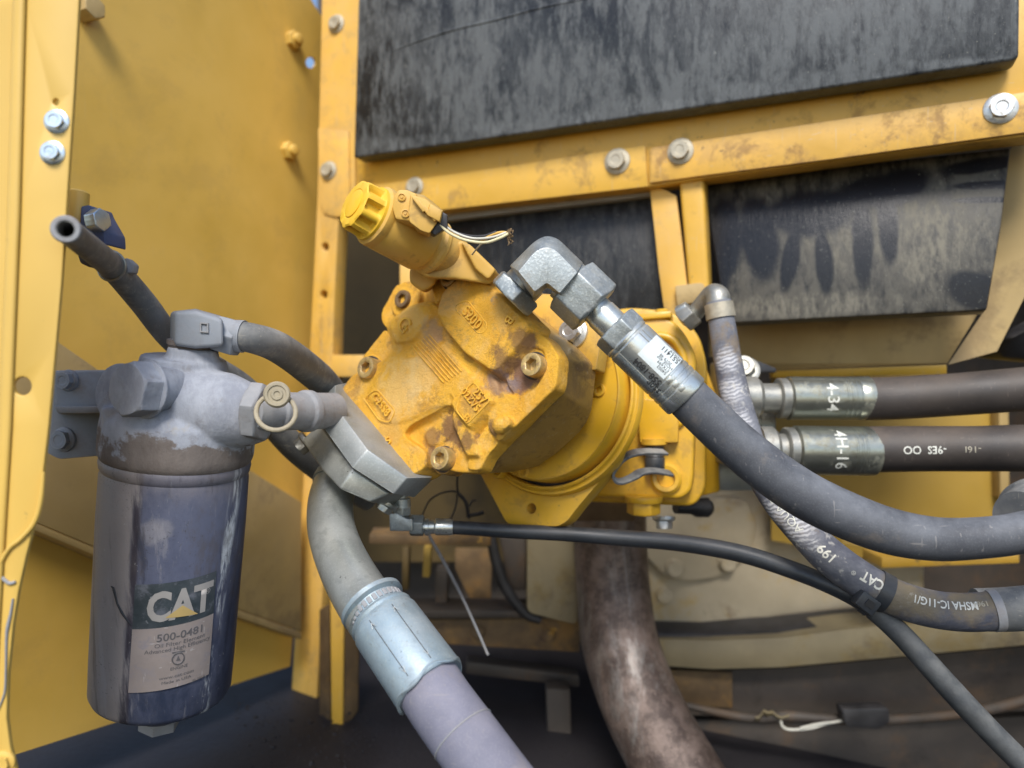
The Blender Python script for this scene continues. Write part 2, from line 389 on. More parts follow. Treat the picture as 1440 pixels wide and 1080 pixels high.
def casting():
    t = NT('cast yellow iron')
    c = t.mix(t.ramp(t.noise(26, 5), .3, .7), (.80, .395, .026), (.90, .495, .042))
    d = t.ramp(t.noise(55, 8, .7, None, .5), .47, .66)
    c = t.mix(t.math('MULTIPLY', d, .5), c, (.82, .52, .17))                    # dry dusty paint
    br = t.ramp(t.math('ADD', t.noise(24, 9, .72, None, .7), t.math('MULTIPLY', t.noise(260, 4), .16)), .61, .72)
    c = t.mix(t.math('MULTIPLY', br, .6), c, (.36, .18, .05))                  # brown oily stain
    pk = t.ramp(t.noise(380, 7, .8), .53, .66); c = t.mix(t.math('MULTIPLY', pk, .42), c, (.46, .23, .045)); p2 = t.ramp(t.noise(520, 6, .8, t.coord((1, 1, 1), (0, 0, 0), (3, 3, 3))), .56, .66); c = t.mix(t.math('MULTIPLY', p2, .40), c, (.95, .72, .26))
    wp = t.math('MULTIPLY', t.math('SUBTRACT', t.noise(85, 7, .72), .5), 2.6)
    for q, rr, cc, am in STAINS_SHADE:
        c = t.mix(t.math('MULTIPLY', t.ball(q, rr, .30, wp), am), c, cc)
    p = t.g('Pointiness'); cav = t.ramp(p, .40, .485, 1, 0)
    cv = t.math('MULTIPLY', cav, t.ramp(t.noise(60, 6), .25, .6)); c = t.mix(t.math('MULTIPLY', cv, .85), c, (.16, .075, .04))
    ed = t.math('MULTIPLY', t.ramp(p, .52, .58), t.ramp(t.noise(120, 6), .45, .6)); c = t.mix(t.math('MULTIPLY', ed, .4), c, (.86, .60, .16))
    gr = t.ramp(t.noise(17, 7, .7, t.coord((1, 1, 1), (0, 0, 0), (3, 1, 2))), .66, .70); c = t.mix(t.math('MULTIPLY', gr, .6), c, (.30, .25, .24))
    t.bump((t.noise(640, 8, .8), 1.0, .0014), (t.noise(170, 6, .7), .6, .0022))
    return t.set(c, t.fl(t.noise(70, 5), .26, .52), 0.0)
m_cast = casting()
m_castflat = surf('cast letter yellow', (.78, .44, .05), .12, 90, .5, .1, grime=.7, gcol=(.25, .12, .05), gsc=140, bump=.4, bsc=900)
m_bolt = surf('zinc bolt', (.62, .63, .62), .12, 120, .34, .1, .85, dust=.35, dcol=(.50, .45, .36), dsc=160, grime=.5, gcol=(.20, .16, .10), gsc=150, bump=.2, bsc=1200, bd=.0003)
m_boltblue = surf('blue zinc bolt', (.58, .66, .72), .08, 90, .30, .08, .8, grime=.4, gcol=(.25, .25, .24), gsc=130, bump=.2, bsc=1400, bd=.0003)
m_boltyel = surf('yellow painted socket bolt', (.52, .36, .13), .2, 150, .4, .1, .45, mot=.7, mcol=(.22, .14, .10), msc=160, wear=.7, wcol=(.62, .5, .3), grime=.9, gcol=(.20, .12, .08), gsc=90, bump=.3, bsc=900, dust=.3, dcol=(.55, .42, .22))
m_boltdull = surf('dusty frame bolt', (.46, .42, .33), .15, 120, .5, .1, .45, dust=.6, dcol=(.46, .40, .28), dsc=120, bump=.3, bsc=900)
m_zinc = surf('galvanised steel', (.36, .395, .40), .10, 60, .40, .07, .65, speck=.55, scol=(.58, .62, .61), ssc=620, dust=.18, dcol=(.60, .57, .52), dsc=60, grime=.35, gcol=(.24, .22, .18), gsc=70, bump=.45, bsc=620, bd=.0005, wear=.6, wcol=(.80, .82, .80), mot=.35, mcol=(.34, .35, .34), msc=90)
m_zincdark = surf('dull turned steel', (.34, .34, .31), .14, 60, .38, .09, .7, dust=.25, dcol=(.45, .41, .34), dsc=60, grime=.6, gcol=(.14, .11, .08), gsc=60, bump=.25, bsc=500)
m_ferrule = surf('plated hose ferrule', (.60, .63, .61), .08, 50, .27, .07, .8, grime=.45, gcol=(.22, .20, .17), gsc=60, dust=.15, dcol=(.55, .52, .48), bump=.15, bsc=500, scr=.4, sccol=(.30, .30, .28), mot=.35, mcol=(.34, .34, .31), msc=60)
m_ferruleg = surf('olive plated ferrule', (.34, .35, .30), .10, 40, .30, .07, .85, mot=.5, mcol=(.20, .19, .15), msc=50, grime=.5, gcol=(.16, .14, .08), gsc=60, bump=.15, bsc=500)
m_silver = surf('silver painted pipe', (.40, .42, .395), .10, 30, .34, .06, .6, mot=.5, mcol=(.27, .28, .26), msc=70, speck=.4, scol=(.54, .57, .53), ssc=800, chip=1.0, ccol=(.06, .06, .055), csc=110, dust=.2, dcol=(.58, .54, .50), bump=.18, bsc=800, bd=.0004)
m_silvblue = surf('pale blue silver ferrule', (.34, .44, .50), .12, 35, .40, .06, .5, mot=.45, mcol=(.30, .33, .33), msc=60, scr=.5, sccol=(.24, .26, .26), wear=.6, wcol=(.30, .32, .32), speck=.4, scol=(.46, .54, .54), ssc=800, chip=.6, ccol=(.14, .16, .16), csc=140, dust=.3, dcol=(.58, .56, .54), bump=.2, bsc=700)
m_block = surf('grey steel flange', (.32, .345, .34), .08, 35, .40, .06, .5, speck=.3, scol=(.50, .53, .52), ssc=700, dust=.35, dcol=(.48, .46, .45), dsc=40, grime=.3, gcol=(.16, .15, .14), bump=.2, bsc=600, wear=.8, wcol=(.74, .76, .74), scr=.25, mot=.3, mcol=(.27, .28, .28), msc=80)
m_hose = surf('grey black rubber hose', (.060, .064, .075), .12, 20, .50, .07, dust=.85, dcol=(.26, .275, .30), dsc=16, bump=.22, bsc=800, speck=.10, scol=(.30, .30, .31), spec=.4, scr=.35, sccol=(.36, .34, .32), mot=.45, mcol=(.25, .205, .16), msc=14)
m_hosebrown = surf('brown black rubber hose', (.040, .034, .031), .2, 14, .5, .08, dust=.45, dcol=(.19, .145, .11), dsc=22, scr=.25, sccol=(.2, .16, .13), bump=.2, bsc=700)
m_hosethin = surf('thin black hose rubber', (.028, .033, .040), .2, 22, .38, .08, dust=.35, dcol=(.20, .19, .18), dsc=20, bump=.25, bsc=700)
m_hosedusty = surf('dusty grey hose rubber', (.11, .118, .125), .15, 24, .62, .08, dust=.85, dcol=(.38, .37, .34), dsc=34, scr=.3, mot=.5, mcol=(.30, .29, .26), msc=44, grime=.7, gcol=(.07, .07, .08), gsc=34, bump=.35, bsc=600)
m_hoselav = surf('lavender dusty suction hose', (.14, .145, .20), .14, 18, .62, .06, dust=.75, dcol=(.30, .285, .33), dsc=12, mot=.4, mcol=(.30, .26, .24), msc=13, scr=.35, sccol=(.3, .28, .27), grime=.5, gcol=(.10, .105, .14), gsc=11, bump=.3, bsc=1200, speck=.3, scol=(.27, .255, .27))
m_dust = surf('dusty grey alloy', (.26, .27, .285), .12, 22, .68, .08, dust=.75, dcol=(.41, .39, .385), dsc=30, mot=.55, mcol=(.25, .23, .22), msc=60, grime=.6, gcol=(.19, .17, .16), gsc=22, bump=.4, bsc=420)
m_dustblue = surf('blue grey dusty plate', (.23, .26, .30), .12, 20, .65, .08, dust=.6, dcol=(.37, .37, .39), dsc=26, mot=.45, mcol=(.22, .22, .23), msc=50, grime=.45, gcol=(.15, .15, .16), gsc=20, bump=.3, bsc=420, wear=.4, wcol=(.5, .5, .52))
m_black = surf('black plastic', (.02, .02, .022), .2, 40, .45, .1, dust=.35, dcol=(.14, .13, .13), bump=.2, bsc=600)
m_navy = surf('navy plastic clamp', (.05, .085, .20), .15, 40, .45, .1, dust=.3, dcol=(.22, .24, .28), bump=.2, bsc=700)
m_dark = surf('dark oily floor', (.017, .015, .018), .2, 6, .6, .1, dust=.35, dcol=(.032, .028, .031), dsc=7, grime=.5, gcol=(.02, .018, .018), gsc=12, bump=.4, bsc=160, bd=.002)
m_soot = surf('sooty dark steel', (.050, .040, .033), .3, 8, .6, .1, mot=.5, mcol=(.12, .07, .035), msc=14, dust=.45, dcol=(.14, .11, .08), dsc=14, grime=.4, gcol=(.02, .016, .013), bump=.3, bsc=200)
m_rusty = surf('rusted yellow beam', (.12, .075, .035), .3, 20, .7, .1, dust=.5, dcol=(.26, .17, .07), dsc=22, grime=.8, gcol=(.06, .035, .03), gsc=26, chip=1.0, ccol=(.52, .29, .05), csc=22, mot=.6, mcol=(.30, .16, .04), msc=18, bump=.4, bsc=300)
m_engine = surf('beige dusty engine casing', (.46, .39, .27), .18, 8, .62, .08, mot=.55, mcol=(.46, .29, .06), msc=11, dust=.6, dcol=(.54, .46, .34), dsc=18, grime=.95, gcol=(.20, .145, .09), gsc=7, scr=.25, bump=.2, bsc=240)
m_enginedk = surf('brown engine band', (.27, .22, .13), .2, 8, .6, .08, mot=.6, mcol=(.28, .20, .07), msc=10, dust=.5, dcol=(.40, .34, .20), dsc=7, grime=.6, gcol=(.08, .055, .045), gsc=8, bump=.2, bsc=260)
m_olive = surf('olive yellow panel', (.42, .27, .045), .1, 6, .5, .08, dust=.3, dcol=(.34, .24, .11), bump=.1, bsc=240)
m_wirew = surf('white wire', (.62, .60, .52), .1, 60, .5, .1, bump=.1)
m_wirey = surf('cream wire', (.74, .66, .40), .1, 60, .5, .1, bump=.1)
m_white = surf('white print ink', (.74, .72, .64), .1, 200, .6, .1, chip=.45, ccol=(.10, .10, .10), csc=700, bump=.1)
m_ink = surf('black print ink', (.035, .035, .035), .1, 200, .6, .1, chip=.25, ccol=(.5, .5, .48), csc=700, bump=.1)
m_sticker = surf('pale foil sticker', (.70, .76, .76), .05, 120, .4, .06, .1, speck=.2, scol=(.55, .60, .60), ssc=500, bump=.1)
m_stamp = surf('white rubbed stamp', (.70, .70, .62), .1, 300, .55, .1, chip=.6, ccol=(.3, .3, .24), csc=500, bump=.1)
def rust():
    t = NT('rusted exhaust pipe'); 
    c = t.mix(t.ramp(t.noise(24, 9, .75), .40, .60), (.085, .060, .050), (.215, .16, .135))
    sc = t.ramp(t.noise(11, 9, .74, t.coord((1.5, 1, .55)), .5), .48, .62)
    c = t.mix(t.math('MULTIPLY', sc, .6), c, (.36, .34, .32)); sp = t.ramp(t.noise(260, 4), .6, .7); c = t.mix(t.math('MULTIPLY', sp, .5), c, (.34, .26, .22))
    gg = t.ramp(t.noise(40, 5), .64, .7); c = t.mix(t.math('MULTIPLY', gg, .5), c, (.05, .035, .03))
    t.bump((t.noise(300, 6, .7), .6, .0012), (t.noise(60, 5), .4, .003))
    return t.set(c, t.fl(sc, .48, .34), t.fl(sc, .3, .65))
m_rust = rust()
def foam(name, dk, lt, amt, lo, hi, smears=(), ax=1.0):
    t = NT(name)
    v = t.coord((3.2, 3.2, .75), (0, radians(-8), 0)); st = t.noise(22, 8, .74, v, .3); fine = t.noise(150, 7, .75, t.coord((1, 1, .45)))
    k = t.ramp(t.math('ADD', t.math('MULTIPLY', st, .55), t.math('MULTIPLY', t.math('ADD', fine, t.noise(7, 5)), .3)), lo, hi)
    k = t.math('MULTIPLY', k, amt)
    sl = t.math('MULTIPLY', t.ramp(t.noise(26, 4, .55, t.coord((9, 9, .42), (0, radians(-7), 0))), .66, .70), .8); k = t.math('MAXIMUM', k, t.math('MULTIPLY', sl, t.ramp(t.noise(9, 4), .42, .6)))
    pt = t.math('MULTIPLY', t.ramp(t.noise(15, 8, .74, None, .5), .57, .66), amt*.8); k = t.math('MAXIMUM', k, t.math('MULTIPLY', pt, t.ramp(fine, .35, .6)))
    w = t.math('MULTIPLY', t.math('SUBTRACT', t.noise(60, 5), .5), .9)
    for c, r, rot, val in smears:
        b = t.blob(c, r, .22 if val < .3 else .6, t.math('MULTIPLY', w, .4) if val == 0 else w, rot)
        if val == 0: k = t.math('MULTIPLY', k, t.math('SUBTRACT', 1.0, t.math('MULTIPLY', b, .97)))
        else: k = t.math('MAXIMUM', k, t.math('MULTIPLY', t.math('MULTIPLY', b, val), t.ramp(t.noise(90, 7, .75, t.coord((1.5, 1, .5))), .3, .65)))
    c = t.mix(k, dk, lt)
    pk = t.ramp(t.noise(480, 3), .66, .72); c = t.mix(t.math('MULTIPLY', pk, .35), c, (.5, .5, .42))
    t.bump((fine, .35, .0015), (st, .3, .002), (t.noise(500, 3), .2, .0005))
    return t.set(c, t.fl(k, .30, .72), 0, .4)
# ------------------------------------------------------------------ the machine's bay
FP = Plane((470, 200, 1.0), (1406, 150, .70), (470, 900, 1.0))     # back frame, swung away to the left
WP = Plane((60, 500, .72), (445, 500, 1.06), (60, 900, .72))       # side wall, square to the frame
PP = NPlane(P(60, 500, .43), V(.12, -1, 0))                        # near edge post
def on(pl, pts, h=0.0): return [pl(x, y, h) for x, y in pts]
def plate(name, pl, pts, h, t, mat, parent=None, bevel=.0015, r=0, holes=(), **k):
    q = on(pl, rnd(pts, r) if r else [p[:2] for p in pts], h)
    bm = sheet(q, [circ(lambda a, b: pl(a, b, h), hx, hy, hr, 18, hr2) for hx, hy, hr, hr2 in holes], -pl.n*t)
    return obj(name, bm, mat, parent, bevel, **k)

# floor
FL = Plane((25, 1060, .69), (410, 935, 1.03), (820, 1130, .95))
bm = ext([FL(25, 1060)+V(-.4, -.08, 0), FL(820, 1130)+V(-.5, -.45, .0), FL(820, 1130)+V(.6, -.3, 0), FL(820, 1130)+V(.7, .6, 0), FL(410, 935)+V(0, .5, 0), FL(410, 935)+V(-.5, .05, 0)], V(0, 0, -.02))
tag(obj('floor', bm, m_dark), 'dark oily floor of the machine bay', kind='structure')

# bulkhead plus unseen top and right-hand plates, all added to keep the sky out
bm = ext([V(-.37, 1.42, .7), V(1.2, 1.2, .7), V(1.2, 1.2, 2.3), V(-.37, 1.42, 2.3)], V(0, .02, 0))
tag(obj('sky_block_back', bm, m_soot), 'dark bulkhead at the back of the bay, added to keep the sky out', kind='structure')
bm = ext([V(-.24, 1.02, 2.05), V(.56, .62, 2.05), V(1.2, .62, 2.05), V(1.2, 1.5, 2.05), V(-.24, 1.6, 2.05)], V(0, 0, .02))
tag(obj('sky_block_top', bm, m_olive), 'unseen yellow plate over the bay, added to block sky light', kind='structure')
bm = ext([V(.86, .50, .8), V(.98, 1.4, .8), V(.98, 1.4, 2.3), V(.86, .50, 2.3)], V(.02, 0, 0))
tag(obj('sky_block_side', bm, m_soot), 'unseen dark plate beyond the hoses, added to block sky light', kind='structure')

# side wall
wall = thing('panel_wall', 'ochre sheet metal side wall with two weld nuts, behind the filter', 'wall', WP(250, 950))
wall['kind'] = 'thing'
plate('wall_sheet', WP, [(-160, -300), (380, -300), (430, -12), (457, 30), (462, 200), (452, 450), (408, 937), (25, 1060), (-160, 1120)], 0, .003, m_wall, wall, 0, holes=[(437, 88, 7, 8)])
for x, y, q in ((410, 57, .2), (404, 213, .5)):
    c = WP(x, y); bm = hexnut(c-WP.n*.002, WP.n, .0125, .011, None, q)
    lathe(c+WP.n*.008, WP.n, [(0, .0075), (.007, .007), (.008, .004), (.008, 0)], 16, None, bm)
    obj('weld_nut', bm, m_wall, wall, .0006)
b = WP(117, 16); obj('weld_nut', hexnut(b, WP.n, .012, .02), m_brown, wall, .0006)

# diagonal brace behind the filter
br = thing('diagonal_brace', 'dusty diagonal brace running down along the side wall behind the filter', 'brace', WP(250, 750))
plate('web', WP, [(-30, 395), (78, 478), (150, 528), (356, 664), (424, 706), (424, 888), (250, 826), (140, 772), (40, 730), (-30, 700)], .030, .003, m_brown, br, .001)
plate('lower_lip', WP, [(-30, 701), (40, 731), (140, 773), (250, 827), (424, 889), (424, 899), (250, 838), (140, 784), (40, 742), (-30, 712)], .0295, .030, m_brown, br, .0008)

# near post: folded sheet
post = thing('edge_post', 'bright yellow folded sheet post with two zinc bolts at the near edge', 'post', PP(20, 1080))
edge = [(112, -60), (111, 0), (104, 130), (95, 265), (86, 400), (78, 490), (68, 600), (61, 660), (56, 705), (48, 738), (37, 780), (26, 830), (18, 880), (11, 950), (9, 1010), (14, 1050), (24, 1090), (26, 1140)]
left = [(36, -60), (32, 0), (24, 300), (12, 600), (-6, 900), (-18, 1140)]
plate('face_sheet', PP, edge+left[::-1], 0, .004, m_post, post, .0012, holes=[(31, 543, 12.5, 13), (78, 143, 4, 4.5)])
rows = []
for (x, y) in left:
    a = PP(x, y); n = PP.n; r = .006; row = [a+V(.0012, 0, 0)-n*.0006]
    for k in range(7):
        t = k/6*radians(100); row.append(a+V(-r*sin(t), 0, 0)-n*(r-r*cos(t))+n*.0003)
    row += [row[-1]+V(-.030, .008, 0), row[-1]+V(-.12, .02, 0)]
    rows.append(row)
o = obj('folded_edge', loft(rows), m_post, post, sharp=50)
sol = o.modifiers.new('t', 'SOLIDIFY'); sol.thickness = .002; sol.offset = -1
for x, y in ((80, 171), (74, 215)):
    hexbolt('flange_bolt', PP(x, y), PP.n, .0055, m_boltblue, post, 1.30, .8, .35)
# torn lip, weld scar and seam low on the post
def bead(name, pts, mat, parent, pl, h, m=5, n=8):
    p = Path([(x, y, pl(x, y, h).y, r) for x, y, r in pts], m)
    return obj(name, tube(p, n), mat, parent)
bead('torn_lip', [(61, 664, 2.5), (57, 705, 3.5), (48, 735, 3.5), (30, 757, 3.2), (12, 772, 3), (-4, 800, 3)], m_post, post, PP, .001)
bead('weld_seam', [(-6, 800, 1.5), (3, 812, 2.4), (13, 820, 2.6), (22, 818, 2.0)], m_dust, post, PP, .0006)
bead('weld_seam', [(18, 842, 1.4), (15, 862, 1.8), (11, 880, 2.4), (9, 896, 1.8), (8, 940, 1.3), (6, 975, 1.3), (-4, 1000, 1.4)], m_dust, post, PP, .0006)
hexbolt('flange_bolt', PP(4, 1072), PP.n, .005, m_post, post)

# corner post
cp = thing('corner_post', 'narrow dusty yellow corner post with punched holes beside the side wall', 'post', FP(420, 1050))
plate('post_sheet', FP, [(455, -120), (512, -120), (506, 0), (499, 225), (500, 300), (476, 303), (470, 420), (464, 620), (452, 860), (441, 1056), (405, 1050), (420, 800), (436, 480), (446, 280)], 0, .024, m_cornerpost, cp, .0015, holes=[(457, 347, 5, 6), (455, 414, 5, 6), (449, 560, 4.5, 5.5)])
plate('corner_tab', FP, [(447, 180), (490, 184), (492, 303), (470, 305), (455, 300), (449, 286)], .0028, .0026, m_cornerpost, cp, .0008)
hexbolt('flange_bolt', FP(473, 34), FP.n, .0095, m_boltdull, cp)
hexbolt('flange_bolt', FP(462, 240, .003), FP.n, .0095, m_boltdull, cp)

# cross beam and its cover strips
cb = thing('cross_beam', 'yellow cross beam with bolted flat strip under the large black board', 'beam', FP(700, 280)); cb['kind'] = 'thing'
plate('beam_sheet', FP, [(501, 120), (1000, 60), (1500, -30), (1500, 186), (1330, 205), (1000, 250), (913, 263), (700, 287), (560, 303), (501, 303)], -.001, .03, m_frame, cb, .002)
plate('strip', FP, [(501, 264), (700, 236), (907, 204, 3), (911, 262), (700, 286), (560, 302), (501, 302.5)], .0025, .0032, m_frame, cb, .0008, r=1)
for x, y, r in ((583, 263, .0095), (868, 227, .0112)): hexbolt('flange_bolt', FP(x, y, .0025), FP.n, r, m_boltdull, cb)
ra = thing('bolted_rail', 'stained yellow rail with two bolts over the finger-smeared board', 'rail', FP(1180, 220))
plate('rail_sheet', FP, [(914, 208, 6), (1180, 168), (1500, 121), (1500, 178), (1180, 222), (986, 247), (914, 257)], .0045, .0045, m_rail, ra, .0016, r=2)
for x, y, r in ((957, 213, .0108), (1407, 153, .0108)): hexbolt('flange_bolt', FP(x, y, .0045), FP.n, r, m_boltdull if x < 1000 else m_bolt, ra)

# insulation boards
UB0 = FP(960, 100, .03); s0 = []
def ubp(px, py): q = FP(px, py, .03)-UB0; return (q.x, q.z)
for x, y, w, h, v in ((545, 206, 60, 16, .9), (640, 196, 70, 10, .7), (720, 180, 90, 13, .9), (830, 168, 90, 14, 1.0), (950, 148, 110, 16, 1.0), (1080, 130, 110, 18, .9), (1200, 112, 110, 12, .8), (1350, 90, 90, 8, .9), (600, 90, 40, 90, .45), (560, 30, 40, 26, .8), (780, 120, 60, 70, .5), (1000, 60, 120, 60, .4), (1100, 20, 60, 40, .6), (1330, 40, 70, 40, .5), (700, 60, 60, 50, .4)):
    s0.append((ubp(x, y), (w/FPX*.82, h/FPX*.82), -math.atan(.15) if h < 30 else 0, v))
m_foam = foam('scuffed black insulation', (.008, .010, .014), (.15, .163, .17), .70, .49, .66, s0)
ub = plate('insulation_board', FP, [(508, -160), (497, 222), (720, 190), (960, 154), (1200, 118), (1425, 84), (1433, 80), (1436, -160)], .030, .026, m_foam, None, .003, seg=3, base=FP(960, 100, .03))
tag(ub, 'large scuffed black insulation board above the yellow cross beam', 'board')
bead('crease', [(552, 72, 2), (590, 58, 3), (640, 42, 3.2), (700, 28, 3.2), (760, 12, 3), (840, -4, 2.5)], m_foam, ub, FP, .0285)
MB_ = NPlane(FP(760, 370, -.035), FP.n)
o = plate('insulation_board', MB_, [(600, 312), (916, 274), (942, 452), (770, 500), (612, 480)], 0, .02, foam('dark glossy insulation', (.008, .009, .011), (.10, .10, .10), .6, .52, .74), None, .002)
tag(o, 'dark glossy insulation board behind the elbow fitting', 'board')
plate('dusty_edge', MB_, [(575, 303), (917, 262), (918, 275), (596, 314)], .012, .02, m_dust, o, .002)
RB = Plane((990, 250, .85), (1420, 205, .735), (1020, 450, .815))
c0 = RB(1205, 330)
def rb(px, py): q = RB(px, py)-c0; return (q.x, q.z)
sm = []
for (x0, y0, x1, y1, w) in ((1118, 330, 1104, 405, 15), (1155, 330, 1163, 410, 15), (1212, 285, 1214, 395, 17), (1246, 270, 1252, 365, 16), (1190, 285, 1120, 300, 26), (1060, 290, 1075, 380, 34), (1290, 250, 1240, 275, 30), (1345, 262, 1440, 258, 8), (1345, 282, 1430, 280, 6), (1330, 240, 1430, 225, 14), (1350, 400, 1400, 420, 34), (1020, 300, 1010, 420, 22)):
    a, b = V(*rb(x0, y0)), V(*rb(x1, y1)); m = (a+b)/2; L = (b-a).length/2; ww = w/FPX*.8
    sm.append(((m.x, m.y), (L+ww*.5, ww*.72), math.atan2((b-a).y, (b-a).x), 0))
for (x, y, rx, ry, v) in ((1138, 300, 52, 34, 0), (1236, 268, 48, 22, 0), (1020, 330, 22, 60, 0), (1190, 330, 70, 70, .75), (1310, 330, 60, 75, 1.0), (1120, 430, 130, 22, .9), (1080, 270, 30, 25, .6), (1330, 380, 70, 40, .7), (1000, 250, 14, 14, .4)):
    sm.append((rb(x, y), (rx/FPX*.8, ry/FPX*.8), 0, v))
m_smear = foam('finger smeared insulation', (.007, .008, .012), (.20, .185, .145), .42, .47, .64, [s for s in sm if s[3] > 0]+[s for s in sm if s[3] == 0])
q = on(RB, [(987, 252), (1100, 239), (1300, 217), (1422, 206), (1408, 320), (1388, 436), (1200, 445), (1021, 454), (1003, 350)])
o = obj('insulation_board', ext(q, -RB.n*.02), m_smear, None, .003, base=c0)
tag(o, 'black insulation board with dark finger smears through its dust', 'board')
obj('dusty_edge', ext(on(RB, [(988, 246), (1424, 198), (1424, 207), (988, 252)], .003), -RB.n*.02), m_dust, o, .002)

# divider plate, round bar and clip
dv = thing('divider', 'upright yellow plate with folded strip between the two lower boards', 'divider', FP(940, 430, -.02))
plate('upright_plate', NPlane(FP(940, 330, -.012), FP.n), [(913, 259), (938, 268), (951, 275), (958, 330), (967, 405), (972, 445), (936, 452), (926, 380)], 0, .004, m_cornerpost, dv, .001)
q = NPlane(FP(972, 330, -.006), FP.n)
obj('folded_strip', ext(on(q, [(953, 240), (989, 240), (993, 330), (998, 430), (970, 430), (961, 330)]), -FP.n*.03), m_frame, dv, .0045, 4)
plate('clip', NPlane(FP(968, 412, -.004), FP.n), [(949, 402, 3), (990, 397, 8), (994, 420, 8), (953, 431, 3)], 0, .012, m_brown, dv, .0015, r=3)

# sloping shelf under the smeared board, right jamb plate
sh = thing('sloping_shelf', 'dusty brown sloping shelf plate under the smeared board', 'shelf', P(1200, 500, .93))
bm = ext([P(1000, 430, .92), P(1021, 430, .91), P(1392, 415, .79), P(1332, 512, .80), P(1092, 521, .91), P(1000, 512, .92)], V(0, .012, .002))
obj('shelf_sheet', bm, m_brown, sh, .001)
bm = ext([P(1088, 521.5, .895), P(1332, 512.5, .785), P(1332, 526, .787), P(1088, 532, .897)], V(0, .015, 0))
obj('front_lip', bm, m_frame, sh, .001)
bm = sheet([P(1415, 200, .755), P(1480, 190, .735), P(1480, 340, .745), P(1402, 494, .77), P(1333, 513, .785), P(1384, 437, .775)], [], V(.004, .006, 0))
o = obj('jamb_plate', bm, m_brown, None, 0); tag(o, 'dusty brown jamb plate beside the smeared board, at the edge of the bay', 'plate')
o = obj('rubber_buffer', ext([P(1402, 494, .79), P(1425, 475, .76), P(1480, 445, .74), P(1480, 510, .74), P(1410, 503, .79)], V(0, .04, 0)), m_black, None, .003)
tag(o, 'black rubber buffer in the corner above the upper hose', 'buffer')
# plate behind the hoses
bp = thing('backing_plate', 'olive yellow backing plate with folded edge behind the two straight hoses', 'plate', P(1250, 780, 1.0))
bm = ext([P(1085, 533, 1.03), P(1415, 524, .98), P(1415, 775, .98), P(1240, 790, 1.0), P(1085, 760, 1.03)], V(0, .004, 0)); obj('plate_sheet', bm, m_olive, bp, .001)
bm = ext([P(1404, 530, .965), P(1418, 529, .965), P(1420, 700, .965), P(1407, 700, .965)], V(0, .02, 0)); obj('folded_edge', bm, m_brown, bp, .001)
bm = ext([P(1240, 784, .90), P(1434, 778, .86), P(1434, 792, .86), P(1240, 799, .90)], V(0, .05, 0)); obj('lower_lip', bm, m_frame, bp, .001)
# small ledge and tab seen between corner post and pump
o = obj('yellow_ledge', ext([P(466, 499, .99), P(540, 499, .97), P(540, 530, .97), P(466, 530, .99)], V(0, .03, 0)), m_cornerpost, None, .0015); tag(o, 'short yellow ledge between the corner post and the pump', 'ledge')
o = obj('mounting_tab', ext([P(562, 371, .93), P(605, 366, .93), P(605, 450, .93), P(562, 450, .93)], V(0, .01, 0)), m_cornerpost, None, .0015); tag(o, 'small pale yellow tab standing behind the solenoid', 'tab')
o = obj('recess_panel', ext([P(450, 300, 1.30), P(960, 300, 1.28), P(960, 790, 1.28), P(450, 790, 1.30)], V(0, .006, 0)), m_shade, None, 0); tag(o, 'olive yellow sheet with shade painted in, deep behind the pump', 'sheet')

# ------------------------------------------------------------------ things low in the bay
o = obj('shelf_bar', ext([P(519, 752, .93), P(690, 756, .93), P(690, 768, .93), P(519, 765, .93)], V(0, .03, .004)), m_rusty, None, .0015); tag(o, 'narrow rusty brown shelf bar under the small elbow connector', 'shelf bar')
for q, d, l in (([(596, 769), (606, 769), (604, 812), (594, 812)], .99, 'short olive strut under the rusty shelf bar, beside the loose pale wire'), ([(566, 770), (575, 770), (574, 830), (565, 830)], 1.03, 'short dark strut under the rusty shelf bar, straight below the small elbow connector')):
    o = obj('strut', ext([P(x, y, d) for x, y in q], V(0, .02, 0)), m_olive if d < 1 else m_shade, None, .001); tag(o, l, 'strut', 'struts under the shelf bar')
o = obj('brown_plate', ext([P(640, 772, 1.08), P(692, 772, 1.08), P(690, 858, 1.08), P(668, 858, 1.08), P(640, 800, 1.08)], V(0, .01, 0)), m_rusty, None, .001); tag(o, 'small rusty brown plate in the dark under the thin hose', 'plate')
o = obj('dark_box', ext([P(702, 755, 1.0), P(740, 755, 1.0), P(740, 830, 1.0), P(716, 830, 1.0)], V(0, .05, 0)), m_soot, None, .003); tag(o, 'dark purple grey box beside the beige cover, under the thin hose', 'box')
o = obj('beige_cover', ext([P(x, y, .97) for x, y in rnd([(741, 748), (812, 748), (812, 880), (741, 862)], 10)], V(0, .08, 0)), m_enginedk, None, .003); tag(o, 'beige rounded cover plate beside the rusted exhaust pipe', 'cover')
rb_ = thing('rusty_beam', 'rusty horizontal beam with flaking yellow paint beside the exhaust pipe', 'beam', P(700, 900, 1.0)); rb_['kind'] = 'thing'
obj('beam_web', ext([P(560, 872, 1.0), P(815, 869, 1.0), P(815, 918, 1.0), P(560, 902, 1.0)], V(0, .02, 0)), m_rusty, rb_, .002)
for x, y in ((672, 888), (770, 892)): hexbolt('beam_bolt', P(x, y, 1.0), V(0, -1, .05), .0085, m_rusty, rb_, 1.25, .8)
obj('beam_flange', ext([P(560, 858, .985), P(815, 860, .985), P(815, 869, .985), P(560, 871, .985)], V(0, .06, 0)), m_soot, rb_, .002)
